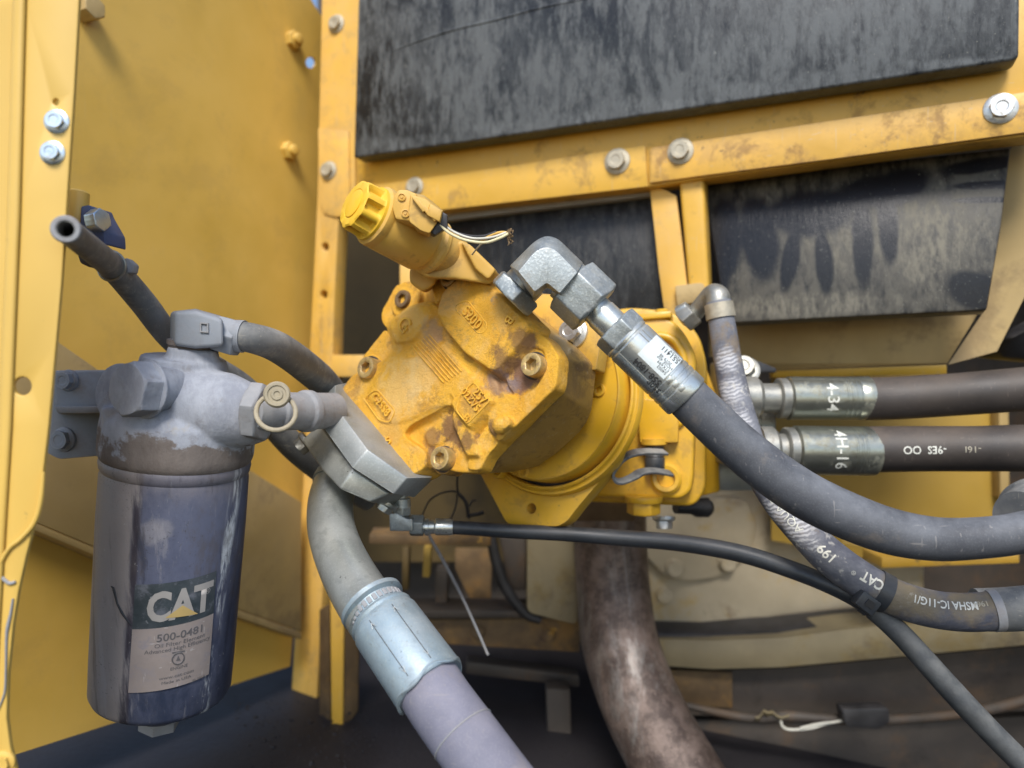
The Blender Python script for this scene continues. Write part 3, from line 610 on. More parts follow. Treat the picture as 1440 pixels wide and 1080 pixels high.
for q, d, l in (([(655, 930), (815, 950), (815, 967), (655, 948)], 1.05, 'lower dark crossbar in the shade beside the exhaust pipe'), ([(768, 968), (802, 970), (806, 1110), (772, 1110)], 1.0, 'dark upright bar in the shade beside the exhaust pipe'), ([(612, 800), (630, 800), (628, 870), (612, 870)], 1.02, 'dark round-topped stud standing on the rusty beam')):
    o = obj('dark_bar', ext([P(x, y, d) for x, y in q], V(0, .03, 0)), m_soot, None, .003); tag(o, l, 'bar')
yp = thing('short_post', 'short stained yellow post between corner post and suction pipe', 'post', P(475, 1030, .95))
obj('front_web', ext([P(464, 838, .95), P(484, 842, .95), P(482, 1030, .95), P(466, 1030, .95)], V(0, .01, 0)), m_rusty if 0 else m_frame, yp, .0015)
obj('side_flange', ext([P(449, 858, .97), P(463, 850, .955), P(465, 1030, .955), P(449, 1010, .97)], V(.0, .006, 0)), m_rusty, yp, .001)
obj('side_flange', ext([P(485, 860, .955), P(505, 872, .97), P(503, 1000, .97), P(483, 1030, .955)], V(.0, .006, 0)), m_rusty, yp, .001)

# rusted exhaust pipe
ex = thing('exhaust_pipe', 'thick rusted exhaust pipe curving down under the pump', 'pipe', P(870, 900, .88))
pth = Path([(857, 690, .94, 51), (858, 760, .93, 51), (862, 830, .92, 52), (871, 900, .90, 54), (893, 968, .87, 56), (925, 1036, .84, 58), (970, 1112, .81, 60), (1010, 1175, .79, 61)])
obj('pipe_bend', tube(pth, 40), m_rust, ex)
obj('flange', ext([P(x, y, .885) for x, y in rnd([(806, 708), (892, 708), (894, 733), (806, 733)], 5)], V(0, .11, 0)), m_rusty, ex, .002)

# engine casing
ec = thing('engine_casing', 'beige dusty engine casing with bolts and a lipped band behind the hoses', 'casing', P(1150, 900, 1.05))
obj('casing_wall', ext([P(892, 690, 1.08), P(1090, 688, 1.08), P(1300, 790, 1.05), P(1300, 886, 1.05), P(1100, 892, 1.06), P(915, 892, 1.07), P(900, 800, 1.08)], V(0, .05, 0)), m_engine, ec, .003)
q = rnd([(900, 700), (1050, 700), (1066, 740), (1052, 785), (1015, 812), (975, 818), (940, 816), (905, 780)], 14)
obj('boss_plate', ext([P(x, y, 1.062) for x, y in q], V(0, .03, 0)), m_engine, ec, .004)
for x, y in ((948, 799), (933, 836), (1022, 791)): hexbolt('casing_bolt', P(x, y, 1.062 if y < 830 else 1.078), V(0, -1, .05), .0125, m_engine, ec, 1.15, .8)
def band(name, top, bot, mat, dz=.0, n=8, bev=.002):
    """curved rim: top and bottom outline with depth, bulging towards the viewer"""
    rows = []
    for (x, y, d), (X, Y, D) in zip(top, bot):
        a, b = P(x, y, d), P(X, Y, D); r = [a+V(0, .06, .0)]
        for k in range(n+1):
            t = k/n; p = a.lerp(b, t); r.append(p-V(0, dz*sin(pi*t), 0))
        r.append(b+V(0, .06, 0)); rows.append(r)
    o = obj(name, loft(rows), mat, ec, sharp=40); return o
band('rubber_strip', [(905, 886, 1.03), (1000, 890, 1.02), (1100, 887, 1.0), (1200, 876, .98), (1320, 866, .96)], [(905, 898, 1.03), (1000, 903, 1.02), (1100, 899, 1.0), (1200, 886, .98), (1320, 876, .96)], m_black, .006)
band('rim_band', [(900, 897, 1.02), (1000, 901, 1.0), (1100, 897, .98), (1200, 884, .96), (1330, 872, .94), (1520, 856, .92), (1900, 830, .90)], [(900, 934, 1.02), (1000, 941, 1.0), (1100, 938, .98), (1200, 929, .96), (1330, 917, .94), (1520, 900, .92), (1900, 874, .90)], m_enginedk, .004)
band('lower_body', [(900, 936, 1.05), (1000, 943, 1.04), (1100, 940, 1.02), (1200, 931, 1.0), (1330, 919, .98), (1520, 902, .96), (1900, 876, .94)], [(900, 1004, 1.05), (1000, 1006, 1.04), (1100, 1008, 1.02), (1200, 1008, 1.0), (1330, 1004, .98), (1520, 996, .96), (1900, 980, .94)], m_soot, .0)
obj('rust_patch_plate', ext([P(925, 942, 1.035), P(1030, 946, 1.025), P(1030, 996, 1.025), P(940, 990, 1.035)], V(0, .006, 0)), m_rusty, ec, .001)
band('sump', [(930, 1012, 1.07), (1100, 1014, 1.05), (1300, 1014, 1.02), (1520, 1004, 1.0), (1900, 985, .98)], [(930, 1180, 1.1), (1100, 1180, 1.08), (1300, 1180, 1.04), (1520, 1180, 1.02), (1900, 1180, 1.0)], m_soot, .02)
# wiring loom along the casing
hn = thing('wiring_loom', 'dark wiring loom with frayed tape and a white wire along the casing', 'loom', P(1200, 1005, .95))
obj('loom_sleeve', tube(Path([(965, 992, .98, 5), (1010, 1002, .97, 6), (1060, 1010, .96, 7), (1110, 1007, .95, 8), (1180, 1012, .94, 7), (1250, 1012, .93, 7), (1330, 1006, .92, 7), (1400, 995, .91, 8), (1480, 975, .90, 8), (1700, 930, .88, 8), (1900, 900, .87, 8)]), 12), m_brown if 0 else m_soot, hn)
rows = []
for i in range(9):
    x = 1062+i*6; rows.append([P(x, 1007-1.5*(i % 3)-(7 if 1 < i < 5 else 0)+1.6*j, .945-.004*sin(j)) for j in range(6)])
o = obj('frayed_tape', loft(rows), m_enginedk, hn); o.modifiers.new('t', 'SOLIDIFY').thickness = .0012
obj('white_wire', tube(Path([(1098, 1014, .93, 1.8), (1101, 1022, .93, 1.8), (1112, 1026, .93, 1.8), (1140, 1024, .93, 1.8), (1165, 1017, .93, 1.8), (1190, 1013, .93, 1.8)]), 8), m_wirew, hn)
obj('white_wire', tube(Path([(1125, 1024, .928, 1.6), (1150, 1018, .928, 1.6), (1175, 1015, .928, 1.6), (1192, 1011, .93, 1.6)]), 8), m_wirew, hn)
obj('plug', ext([P(x, y, .915) for x, y in rnd([(1184, 998), (1250, 996), (1252, 1016), (1236, 1026), (1190, 1022)], 5)], V(0, .02, 0)), m_black, hn, .002)

# dark cable arm and grit in the shade
o = obj('dark_cable', tube(Path([(690, 752, .985, 7), (698, 790, .985, 8), (712, 828, .985, 8), (738, 862, .985, 7), (760, 872, .985, 6)]), 12), m_black, None); tag(o, 'black cable curving down beside the dark purple grey box', 'cable')
gb = bmesh.new(); rg = random.Random(3)
for i in range(900):
    x, y = rg.uniform(330, 860), rg.uniform(985, 1110); p = FL(x, y); r = rg.uniform(.0004, .0016)*(2.2 if rg.random() < .06 else 1)
    m = Matrix.Translation(p+V(0, 0, r*.3)) @ Matrix.Rotation(rg.uniform(0, 6), 4, 'Z') @ Matrix.Diagonal((rg.uniform(.7, 1.7), rg.uniform(.7, 1.5), rg.uniform(.4, .9), 1))
    bmesh.ops.create_icosphere(gb, subdivisions=1, radius=r, matrix=m)
tag(obj('dirt', gb, m_dark, None, sharp=60), 'loose dirt and grit scattered over the dark floor', kind='stuff')
# ------------------------------------------------------------------ hydraulic pump
pump = thing('hydraulic_pump', 'yellow hydraulic pump with cast end cover, in the middle of the bay', 'pump', PUMP0)
mm = .001
def cslab(bm, pts, h, t, draft=1.0, r=4):
    f = on(CP, rnd(pts, r) if r else pts, h*mm); c = sum(f, V(0, 0, 0))/len(f)
    return slab(bm, f, [c+(p-c)*draft+AX*t*mm for p in f])
def ccyl(bm, px, py, r, h, t, n=28, draft=1.0):
    o = CP(px, py, h*mm); rr = r/FPX*o.y*1.04
    return lathe(o, -AX, [(-t*mm, 0), (-t*mm, rr*draft), (0, rr), (0, 0)], n, None, bm)
bm = bmesh.new()
# base mass
cslab(bm, [(560, 452), (590, 432), (616, 428), (640, 392), (664, 378), (742, 462), (770, 478), (786, 503), (780, 545), (757, 570), (730, 600), (703, 625), (684, 645), (674, 666), (640, 664), (606, 655), (580, 667), (550, 655), (514, 613), (477, 562), (494, 531), (540, 508), (555, 488)], -7, 14, 1.0, 6)
# left mass with both logos and the lower left pad
cslab(bm, [(541, 455), (576, 429), (604, 422), (620, 436), (640, 478), (692, 527), (702, 548), (676, 590), (664, 600), (632, 568), (575, 599), (566, 612), (598, 634), (600, 655), (581, 668), (548, 656), (512, 614), (473, 560), (492, 529), (541, 505), (554, 490), (546, 470)], 0, 24, 1.05, 8)
cslab(bm, [(556, 499), (580, 486), (632, 545), (626, 566), (575, 590), (550, 596), (516, 556), (528, 534)], 1.4, 8, 1.25, 8)
cslab(bm, [(546, 455), (577, 431), (601, 428), (606, 444), (580, 478), (556, 482)], 3.0, 9, 1.4, 8)
cslab(bm, [(580, 486), (606, 470), (680, 545), (655, 575), (640, 565)], 1.6, 8, 1.15, 4)
# raised valve pad (code plate and B)
cslab(bm, [(662, 375), (744, 459), (730, 482), (697, 519), (690, 520), (654, 496), (628, 466), (614, 440), (622, 412)], 8, 17, 1.22, 5)
# numbered block with its rib
cslab(bm, [(668, 537), (690, 563), (659, 600), (640, 578), (634, 566)], 3.2, 9, 1.42, 3)
cslab(bm, [(640, 572), (660, 598), (672, 640), (655, 640), (634, 590)], 0, 10, 1.3, 4)
# shoulder round the right bolt
cslab(bm, [(744, 462), (770, 476), (786, 502), (781, 545), (757, 568), (726, 598), (700, 622), (684, 600), (690, 566), (706, 548), (728, 560), (752, 545), (768, 520), (764, 492), (742, 486), (722, 500)], -1.5, 16, 1.02, 6)
ccyl(bm, 742, 522, 36, -4.0, 20)
cslab(bm, [(684, 600), (702, 622), (684, 642), (674, 662), (655, 660), (662, 630)], -4, 16, 1.08, 6)
cslab(bm, [(628, 581), (640, 600), (628, 620), (604, 628), (596, 612)], -5.5, 8, 1.35, 5)
# nub
o = CP(704, 598, 2*mm); bmesh.ops.create_uvsphere(bm, u_segments=20, v_segments=12, radius=.0068, matrix=Matrix.Translation(o))
ccyl(bm, 708, 594, 9, 6, 14)
# bolt lugs
ccyl(bm, 634, 391, 17, -1, 60); cslab(bm, [(618, 378), (648, 373), (664, 376), (640, 410), (612, 426), (606, 404)], -2, 50, 1.0, 4)
ccyl(bm, 520, 518, 18, -9, 60); cslab(bm, [(508, 504), (541, 462), (560, 492), (536, 528)], -11, 50, 1.0, 5)
ccyl(bm, 623, 645, 21.5, -8, 20); ccyl(bm, 751, 514, 20, -3, 12, 28, 1.2)
ccyl(bm, 569, 421, 26, -32, 60); ccyl(bm, 553, 440, 22, -36, 50); cslab(bm, [(556, 400), (600, 392), (622, 420), (560, 470), (540, 460), (541, 430)], -40, 50, 1.0, 6)
bm.normal_update(); bmesh.ops.recalc_face_normals(bm, faces=bm.faces)
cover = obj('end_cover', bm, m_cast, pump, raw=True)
for p in cover.data.polygons: p.use_smooth = True
md = cover.modifiers.new('r', 'REMESH'); md.mode = 'VOXEL'; md.voxel_size = .0008; md.use_smooth_shade = True
ms = cover.modifiers.new('s', 'SMOOTH'); ms.iterations = 16; ms.factor = .5
tx = bpy.data.textures.new('lumps', 'CLOUDS'); tx.noise_scale = .012; tx.noise_depth = 3
dd = cover.modifiers.new('d', 'DISPLACE'); dd.texture = tx; dd.strength = .0009; dd.mid_level = .5; dd.texture_coords = 'LOCAL'
# sockets bolts
for x, y, h, r in ((634, 391, 3, 14.5), (519, 518, 0, 15.5), (623, 645, -2.5, 16.5), (751, 514, 2.5, 17)):
    o = CP(x, y, h*mm); rr = r/FPX*o.y
    sockbolt('socket_bolt', o, -AX, rr, m_boltyel, pump, .55)
    ls = {634: .2, 519: -7.5, 623: -7, 751: -2.2}[x]
    obj('bolt_seat', lathe(CP(x, y, ls*mm), -AX, [(-.006, rr*1.02), (0, rr*1.02), (.0002, rr*1.10), (-.0004, rr*1.20), (-.006, rr*1.22)], 32), m_soot, pump)
o = CP(567, 421, -31*mm); sockbolt('socket_bolt', o, -AX, .0085, m_rusty, pump, .35)
# cast marks
def mark(body, a, b, size, h, bold=.02, name='cast_letters'):
    bm = text_bm(body, flat_text(CP, a, b, size*mm, (h+.5)*mm, .0018), bold*.3, .5); return obj(name, bm, m_castflat, pump, sharp=30)
def rim(pts, h, w=.9):
    q = on(CP, rnd(pts, 5), h*mm); q.append(q[0]); q.append(q[1])
    class R: pass
    R.p = q; R.r = [w*.7*mm]*len(q); return obj('cast_rim', tube(R, 8, False), m_castflat, pump)
mark('S200', (664, 447), (684, 470), 12, 8.2); rim([(651, 424), (658, 423), (685, 456), (683, 466), (673, 470), (641, 436), (641, 430)], 8.0, .7)
mark('B', (716, 450), (712, 456), 11, 8.2)
mark('257', (675, 557), (688, 573), 10, 3.6); mark('02ZVS', (662, 562), (680, 586), 8.5, 3.5); mark('B', (656, 588), (662, 596), 8.5, 3.2)
rim([(666, 537), (689, 564), (657, 597), (641, 577), (647, 556)], 3.4, .7)
mark('C2SS8', (536, 569), (553, 592), 10, 2.2); rim([(527, 549), (532, 550), (556, 578), (548, 594), (533, 591), (511, 560)], 1.9, .7)
mark('S', (546, 619), (542, 624), 9, .4)
mark('G', (568, 457), (576, 468), 19, 3.6, .01); mark('A', (570, 461), (576, 470), 8, 3.6)
for i in range(7):
    a = V(578+i*4.2, 486-i*2.6); b = a+V(46, 52)
    bm = bmesh.new(); p, q = CP(a.x, a.y, 2.2*mm), CP(b.x, b.y, 2.2*mm); d = (q-p).normalized(); s = d.cross(AX)
    box(bm, (p+q)/2, d*((q-p).length/2), s*.00035, AX*.0006); obj('cast_ridge', bm, m_castflat, pump, .0003)

# machined body behind the cover
F_ = [(664, 379), (744, 463), (771, 479), (785, 504), (779, 547), (756, 571), (729, 601), (703, 627), (685, 647), (674, 667), (606, 655), (560, 560), (600, 440)]
B_ = [(700, 392), (757, 440), (806, 478), (840, 513), (833, 577), (826, 594), (816, 608), (786, 636), (757, 656), (720, 664), (660, 655), (640, 560), (660, 440)]
bm = slab(bmesh.new(), on(CP, F_, -14*mm), on(CP, B_, -88*mm))
obj('machined_body', bm, m_mach, pump, .0022, 3)
# worn bracket behind the body with its zinc bolt
bm = ext(on(CP, rnd([(700, 398), (744, 412), (778, 414), (800, 430), (846, 468), (838, 520), (800, 520), (740, 440)], 3), -78*mm), AX*.016)
obj('side_bracket', bm, m_lug, pump, .0015)
hexbolt('flange_bolt', CP(806, 468, -77*mm), -AX, .0105, m_bolt, pump, 1.32, .85)
# bearing ring and drive flange
RC = P(753, 553, .66)
bm = lathe(RC, -AX, [(-.012, 0), (-.012, .066), (-.012, .0735), (-.011, .0750), (-.013, .0762), (-.042, .0765)], 96)
obj('bearing_ring', bm, m_house, pump)
bm = lathe(RC, -AX, [(-.042, .0796), (-.025, .0798), (-.0235, .0806), (-.0230, .0816), (-.0240, .0830), (-.0265, .0838), (-.0275, .0850), (-.0275, .0868), (-.0300, .0880), (-.034, .0882), (-.036, .085), (-.042, .078), (-.064, .074), (-.064, .05)], 96)
obj('drive_flange', bm, m_house, pump)
obj('groove_seal', lathe(RC, -AX, [(-.034, .0760), (-.033, .0782), (-.034, .0806)], 96), m_black, pump)
for x, y in ((843, 549), (736, 663), (700, 664)):
    o = NPlane(RC+AX*.012, -AX)(x, y); sockbolt('socket_screw', o, -AX, .0058, m_house, pump, .35)
EP = NPlane(RC+AX*.036, -AX)
q = rnd([(640, 640), (668, 652), (683, 680), (711, 733, 5), (718, 738), (784, 740, 5), (797, 733), (814, 711), (862, 655), (880, 600), (820, 560), (700, 560)], 5)
bm = sheet(on(EP, q), [circ(lambda a, b: EP(a, b), 747, 715, 7, 18, 7.5)], AX*.016)
obj('flange_ear', bm, m_house, pump, .002, 3)
q = rnd([(640, 640), (668, 652), (683, 680), (711, 733, 5), (718, 738), (784, 740, 5), (797, 733), (814, 711), (862, 655)], 5)
# drive housing on the right
HP = NPlane(P(930, 600, .735), V(-.28, -1, .10))
q = rnd([(800, 452), (880, 440), (922, 441), (946, 449), (964, 470), (979, 500, 12), (977, 600), (975, 672), (971, 692, 14), (958, 702, 12), (838, 699), (800, 690)], 12, 6)
bm = ext(on(HP, q), -HP.n*.034); obj('drive_housing', bm, m_house, pump, .004, 3)
q2 = rnd([(800, 448), (885, 432), (935, 436), (962, 446), (984, 474), (994, 510, 14), (992, 690, 16), (976, 712), (830, 706), (800, 700)], 12, 6)
bm = ext(on(HP, q2, -.030), -HP.n*.020); obj('housing_rim', bm, m_house, pump, .003, 3)
q = [(920, 470), (948, 476), (962, 500), (962, 590), (948, 600), (905, 560), (905, 490)]
class R_: pass
R_.p = on(HP, rnd(q+[], 12, 6), .0025); R_.p += R_.p[:2]; R_.r = [.0042]*len(R_.p)
obj('housing_rib', tube(R_, 12, False), m_house, pump)
bm = ext(on(HP, rnd([(893, 440), (944, 437), (944, 446), (893, 450)], 2), .004), -HP.n*.03); obj('top_lug', bm, m_house, pump, .002)
bm = lathe(HP(931, 448, -.01)+V(0, 0, .0), V(0, 0, 1), [(-.004, 0), (-.004, .0075), (.008, .007), (.0095, .005), (.0095, 0)], 20); obj('pin_cap', bm, m_house, pump)
# back plate and black block further right
obj('back_plate', ext([P(976, 470, .80), P(1010, 560, .79), P(1013, 692, .79), P(980, 700, .80)], V(.004, .05, 0)), m_house, pump, .003)
obj('valve_block', ext([P(1010, 648, .80), P(1066, 648, .80), P(1062, 690, .80), P(1010, 690, .80)], V(0, .06, 0)), m_block, pump, .002)
obj('rubber_boot', lathe(P(972, 714, .80), V(1, .4, -.05), [(-.02, 0), (-.02, .006), (0, .007), (.006, .010), (.020, .0105), (.024, .008), (.024, 0)], 28), m_black, pump)
hexbolt('drain_bolt', P(934, 730, .77), V(0, -.2, -1), .009, m_bolt, pump, 1.3, 1.1)
# hanging pin, its rubber strap and the eye
bm = ext(on(HP, rnd([(897, 560), (955, 566), (953, 622), (900, 622)], 2), .016), -HP.n*.02); obj('pin_boss', bm, m_house, pump, .002)
o = HP(920, 622, .008); dn = V(.03, 0, -1).normalized()
bm = lathe(o, dn, [(-.004, .0), (-.004, .0135), (.0016, .0135), (.003, .011), (.003, 0)], 28); obj('boss_collar', bm, m_house, pump)
bm = lathe(o, dn, [(0, 0), (0, .0092), (.0075, .0092), (.0085, .0098), (.0095, .0092), (.0105, .0098), (.0115, .0092), (.013, .0098), (.014, .0090), (.016, .0098), (.030, .0094), (.031, 0)], 32)
obj('pressure_pin', bm, m_dustblue if 0 else m_hosethin, pump)
def strap(name, pts, half, mat, parent, th=.0011):
    """flat strap: centre line (px,py,d), half width in metres along the depth direction"""
    s = spline([(P(a, b, d), half) for a, b, d in pts], 8); rows = []
    for i, (p, w) in enumerate(s):
        T = (s[min(i+1, len(s)-1)][0]-s[max(i-1, 0)][0]).normalized(); n = V(0, 1, .35).normalized(); n = (n-T*n.dot(T)).normalized()
        rows.append([p-n*w+T.cross(n)*0, p-n*w*.6, p, p+n*w*.6, p+n*w])
    o = obj(name, loft(rows), mat, parent); m = o.modifiers.new('t', 'SOLIDIFY'); m.thickness = th*2; m.offset = 0
    b = o.modifiers.new('b', 'BEVEL'); b.width = .0006; b.segments = 2; b.limit_method = 'ANGLE'; return o
strap('rubber_strap', [(936, 636, .702), (905, 635, .685), (884, 640, .668), (869, 652, .660), (862, 666, .658), (865, 675, .658), (874, 677, .66), (890, 671, .668), (902, 664, .68), (920, 662, .69), (944, 666, .70)], .0046, m_hosedusty, pump, .0013)
o = HP(937, 673, .0)
bm = lathe(o, HP.n, [(-.004, 0), (-.004, .0150), (.004, .0150), (.0065, .0125), (.006, .0088), (-.002, .0075), (-.002, 0)], 36); obj('eye_boss', bm, m_house, pump)
bm = hexnut(P(905, 701, .735), V(0, 0, -1), .0165, .0155, None, .25); lathe(P(905, 700, .735), V(0, 0, -1), [(-.002, 0), (-.002, .0188), (.004, .0182), (.005, 0)], 36, None, bm)
obj('drain_plug', bm, m_house, pump, .0008)

# valve body that carries the solenoid
bm = bmesh.new()
q = [(626, 345), (650, 338), (668, 352), (700, 384), (690, 400), (640, 392), (600, 390), (580, 372), (600, 352)]
slab(bm, [P(x, y, .575) for x, y in rnd(q, 4)], [P(x+4, y+4, .66) for x, y in rnd(q, 4)])
q = [(648, 340), (660, 343), (698, 380), (686, 394), (668, 378)]
slab(bm, [P(x, y, .568) for x, y in rnd(q, 3)], [P(x+2, y+2, .62) for x, y in rnd(q, 3)])
q = [(576, 376), (604, 372), (614, 398), (596, 410), (576, 398)]
slab(bm, [P(x, y, .60) for x, y in rnd(q, 6)], [P(x+3, y+3, .66) for x, y in rnd(q, 6)])
o = obj('valve_body', bm, m_sole, pump, raw=True)
md = o.modifiers.new('r', 'REMESH'); md.mode = 'VOXEL'; md.voxel_size = .0012; md.use_smooth_shade = True
ms = o.modifiers.new('s', 'SMOOTH'); ms.iterations = 6
# solenoid coil along its own axis
S0, S1 = P(497, 286, .535), P(640, 366, .595)
sx = (S1-S0).normalized(); sL = (S1-S0).length; k = .5/FPX
bm = lathe(S0, sx, [(.017, 0), (.017, .0205), (.0185, .0228), (.022, .0232), (.0235, .0226), (.025, .0226), (.026, .0232), (.062, .0232), (.0645, .0222), (.066, .0205), (.069, .0205), (.071, .0222), (.074, .0222), (.076, .020), (sL, .017), (sL, 0)], 56)
sol_ = obj('solenoid', bm, m_sole, pump)
N = 96; bm = bmesh.new(); u, v, w = frame(sx); loops = []
for t, r, dp in ((0.0005, .0112, 0), (0, .0118, 0), (0, .0165, 0), (.0010, .0185, .06), (.003, .0192, .26), (.013, .0196, .26), (.0145, .0200, .10), (.0150, .0206, 0), (.0190, .0208, 0), (.0195, .0, 0)):
    L = []
    if r == 0: L = [bm.verts.new(S0+sx*t)]
    else:
        for i in range(N):
            a = 2*pi*i/N; q = .5+.5*cos(a*9); q = max(0, min(1, (q-.35)*2.2)); rr = r*(1-dp*.85*(1-q))
            L.append(bm.verts.new(S0+sx*t+(u*cos(a)+v*sin(a))*rr))
    loops.append(L)
bm.faces.new(loops[0][::-1])
for A, B in zip(loops, loops[1:]):
    for i in range(N):
        if len(B) == 1: bm.faces.new((A[i], A[(i+1) % N], B[0]))
        else: bm.faces.new((A[i], A[(i+1) % N], B[(i+1) % N], B[i]))
obj('cap', bm, m_cap, sol_, sharp=38)
obj('cap_button', lathe(S0, -sx, [(-.001, 0), (-.001, .0108), (.0004, .0106), (.0006, .0100), (.0006, 0)], 40), m_cap, sol_)
# plug on the coil
def pp(pts, d): return [P(x, y, d) for x, y in pts]
bm = ext(pp(rnd([(553, 276), (560, 266), (572, 266), (586, 272), (584, 300), (577, 311), (556, 308), (551, 292)], 3), .527), V(.004, .030, -.004)); obj('plug_base', bm, m_sole, sol_, .0015)
bm = slab(bmesh.new(), pp(rnd([(578, 274), (600, 281), (616, 296), (622, 302), (604, 328), (592, 324), (576, 312), (575, 296)], 3), .522), pp(rnd([(574, 270), (596, 274), (618, 291), (626, 302), (604, 334), (588, 328), (574, 314), (573, 292)], 3), .548)); obj('plug_body', bm, m_sole, sol_, .0018)
for x, y in ((586, 290), (594, 296), (602, 303)):
    bm = bmesh.new(); c = P(x+3, y-2, .521); box(bm, c, V(.0008, 0, .0006), V(0, .003, 0), V(.004, 0, -.0052)); obj('plug_rib', bm, m_sole, sol_, .0005)
bm = slab(bmesh.new(), pp([(605, 286), (622, 297), (618, 312), (600, 302)], .517), pp([(603, 284), (624, 296), (620, 316), (598, 304)], .53)); obj('plug_latch', bm, m_sole, sol_, .001)
for x, y in ((565, 277), (570, 300)):
    o = P(x, y, .5265); bm = lathe(o, V(0, -1, 0), [(-.002, 0), (-.002, .0030), (.0006, .0030), (.0008, .0022), (0, .0018), (0, .0012), (.0007, .0010), (.0007, 0)], 20); obj('plug_eyelet', bm, m_sole, sol_)
bm = slab(bmesh.new(), pp(rnd([(619, 296), (629, 302), (629, 320), (612, 331), (604, 326)], 2), .525), pp(rnd([(617, 296), (630, 302), (630, 322), (610, 334), (602, 328)], 2), .547)); obj('rubber_seal', bm, m_black, sol_, .001)
for i, (m, pts) in enumerate(((m_black, [(622, 306, .530, 2), (632, 322, .530, 2), (655, 331, .53, 2), (680, 332, .53, 2), (698, 326, .53, 2)]),
        (m_wirey, [(618, 316, .526, 2), (634, 329, .525, 2), (656, 338, .525, 2.1), (682, 341, .525, 2.1), (702, 335, .525, 2.1), (716, 328, .525, 2.1)]),
        (m_wirew, [(621, 314, .528, 1.7), (640, 327, .528, 1.7), (664, 335, .528, 1.7), (690, 334, .528, 1.7), (712, 327, .528, 1.8)]),
        (m_sole, [(676, 340, .53, 2), (690, 331, .53, 2.2), (704, 327, .53, 2.2), (717, 328, .53, 2.2)]), (m_boltdull, [(664, 358, .55, 1.2), (674, 346, .54, 1.2), (686, 336, .535, 1.2), (700, 330, .53, 1.4)]))):
    obj('wire', tube(Path(pts), 10), m, sol_)
bm = bmesh.new()
for i in range(9):
    a = P(714, 325+i*.9, .527); b = P(719+3*sin(i*2.1), 322+i*2.6, .524+.002*cos(i)); c = P(717+4*sin(i*1.3), 326+i*2.4, .523)
    class R2: pass
    R2.p = [a, b, c]; R2.r = [.0009, .0007, .0003]; tube(R2, 6, True, bm)
obj('frayed_end', bm, m_rusty, sol_)
# ------------------------------------------------------------------ oil filter
C1, C2 = P(250, 638, .575), P(227, 972, .598)
CA = (C2-C1).normalized(); CL = (C2-C1).length; CR = .0535
cn0 = V(0, 0, CAMZ)-(C1+C2)/2; cn0 = (cn0-CA*cn0.dot(CA)).normalized(); cb = (-CA).cross(cn0).normalized()
if cb.x < 0: cb = -cb
def cyl(a, t, lift=0.0): return C1+CA*t+(cn0*cos(a)+cb*sin(a))*(CR+lift)
def can_mat():
    t = NT('dusty navy canister')
    dq = t.t.nodes.new('ShaderNodeVectorMath'); dq.operation = 'DOT_PRODUCT'; t.t.links.new(t.tc.outputs['Object'], dq.inputs[0]); dq.inputs[1].default_value = cb
    x = dq.outputs['Value']; z = t.xyz(2)
    c = t.mix(t.ramp(t.noise(16, 5), .3, .7), (.024, .034, .062), (.040, .053, .10))
    n = t.noise(14, 8, .68, t.coord((1, 1, .55))); n2 = t.noise(60, 6, .7, t.coord((2.5, 1, .35)))
    mid = t.math('MULTIPLY', t.ramp(n, .36, .62), .60); c = t.mix(mid, c, (.165, .18, .26))               # thin bloom of dust
    lft = t.ramp(t.math('ADD', x, t.math('MULTIPLY', t.math('SUBTRACT', n2, .5), .026)), -.0185, -.0285)
    k = t.math('MULTIPLY', lft, t.ramp(n, .2, .5, .5, .95)); c = t.mix(k, c, (.30, .275, .27))           # caked dust on the left flank
    ln = t.math('MULTIPLY', t.ramp(t.math('ABSOLUTE', t.math('ADD', x, .0235)), .004, .001), t.ramp(n2, .35, .6)); c = t.mix(ln, c, (.05, .045, .06))
    band = t.ramp(t.math('ABSOLUTE', t.math('SUBTRACT', x, t.math('ADD', .037, t.math('MULTIPLY', z, .07)))), .0055, .0015)
    drip = t.math('MULTIPLY', band, t.ramp(t.noise(120, 5, .65, t.coord((1.2, 1, .06))), .47, .60)); c = t.mix(t.math('MULTIPLY', drip, .95), c, (.66, .70, .74))
    fl = t.ramp(t.noise(210, 6, .7), .66, .69); c = t.mix(t.math('MULTIPLY', fl, .7), c, (.55, .55, .55))
    bl = t.blob((.016, .045), (.010, .008), .4, t.math('MULTIPLY', t.math('SUBTRACT', t.noise(90, 5), .5), 1.2), .5); c = t.mix(t.math('MULTIPLY', bl, .35), c, (.42, .40, .40))
    top = t.math('MULTIPLY', t.ramp(t.math('ADD', z, t.math('MULTIPLY', t.math('SUBTRACT', n, .5), .10)), .062, .094), .55); c = t.mix(top, c, (.22, .195, .19))
    sv = t.noise(30, 7, .7, t.coord((2.2, 2.2, .12))); c = t.mix(t.math('MULTIPLY', t.ramp(sv, .55, .66), .55), c, (.018, .020, .030)); c = t.mix(t.math('MULTIPLY', t.ramp(sv, .44, .36), .35), c, (.36, .35, .37))
    sk = t.math('MULTIPLY', t.ramp(t.noise(420, 4, .7), .60, .66), t.ramp(t.noise(22, 5), .46, .58)); c = t.mix(t.math('MULTIPLY', sk, .6), c, (.05, .05, .055))
    gm = t.ramp(t.noise(30, 9, .75, t.coord((1, 1, .4))), .54, .66); c = t.mix(t.math('MULTIPLY', gm, .6), c, (.10, .09, .095))
    t.bump((t.noise(500, 4), .25, .0006), (n2, .2, .0012))
    return t.set(c, t.fl(mid, .42, .62), 0, .45)
m_can = can_mat()
fc = thing('oil_filter_canister', 'dusty navy spin-on oil filter canister with printed label and drain nut', 'filter', (C1+C2)/2)
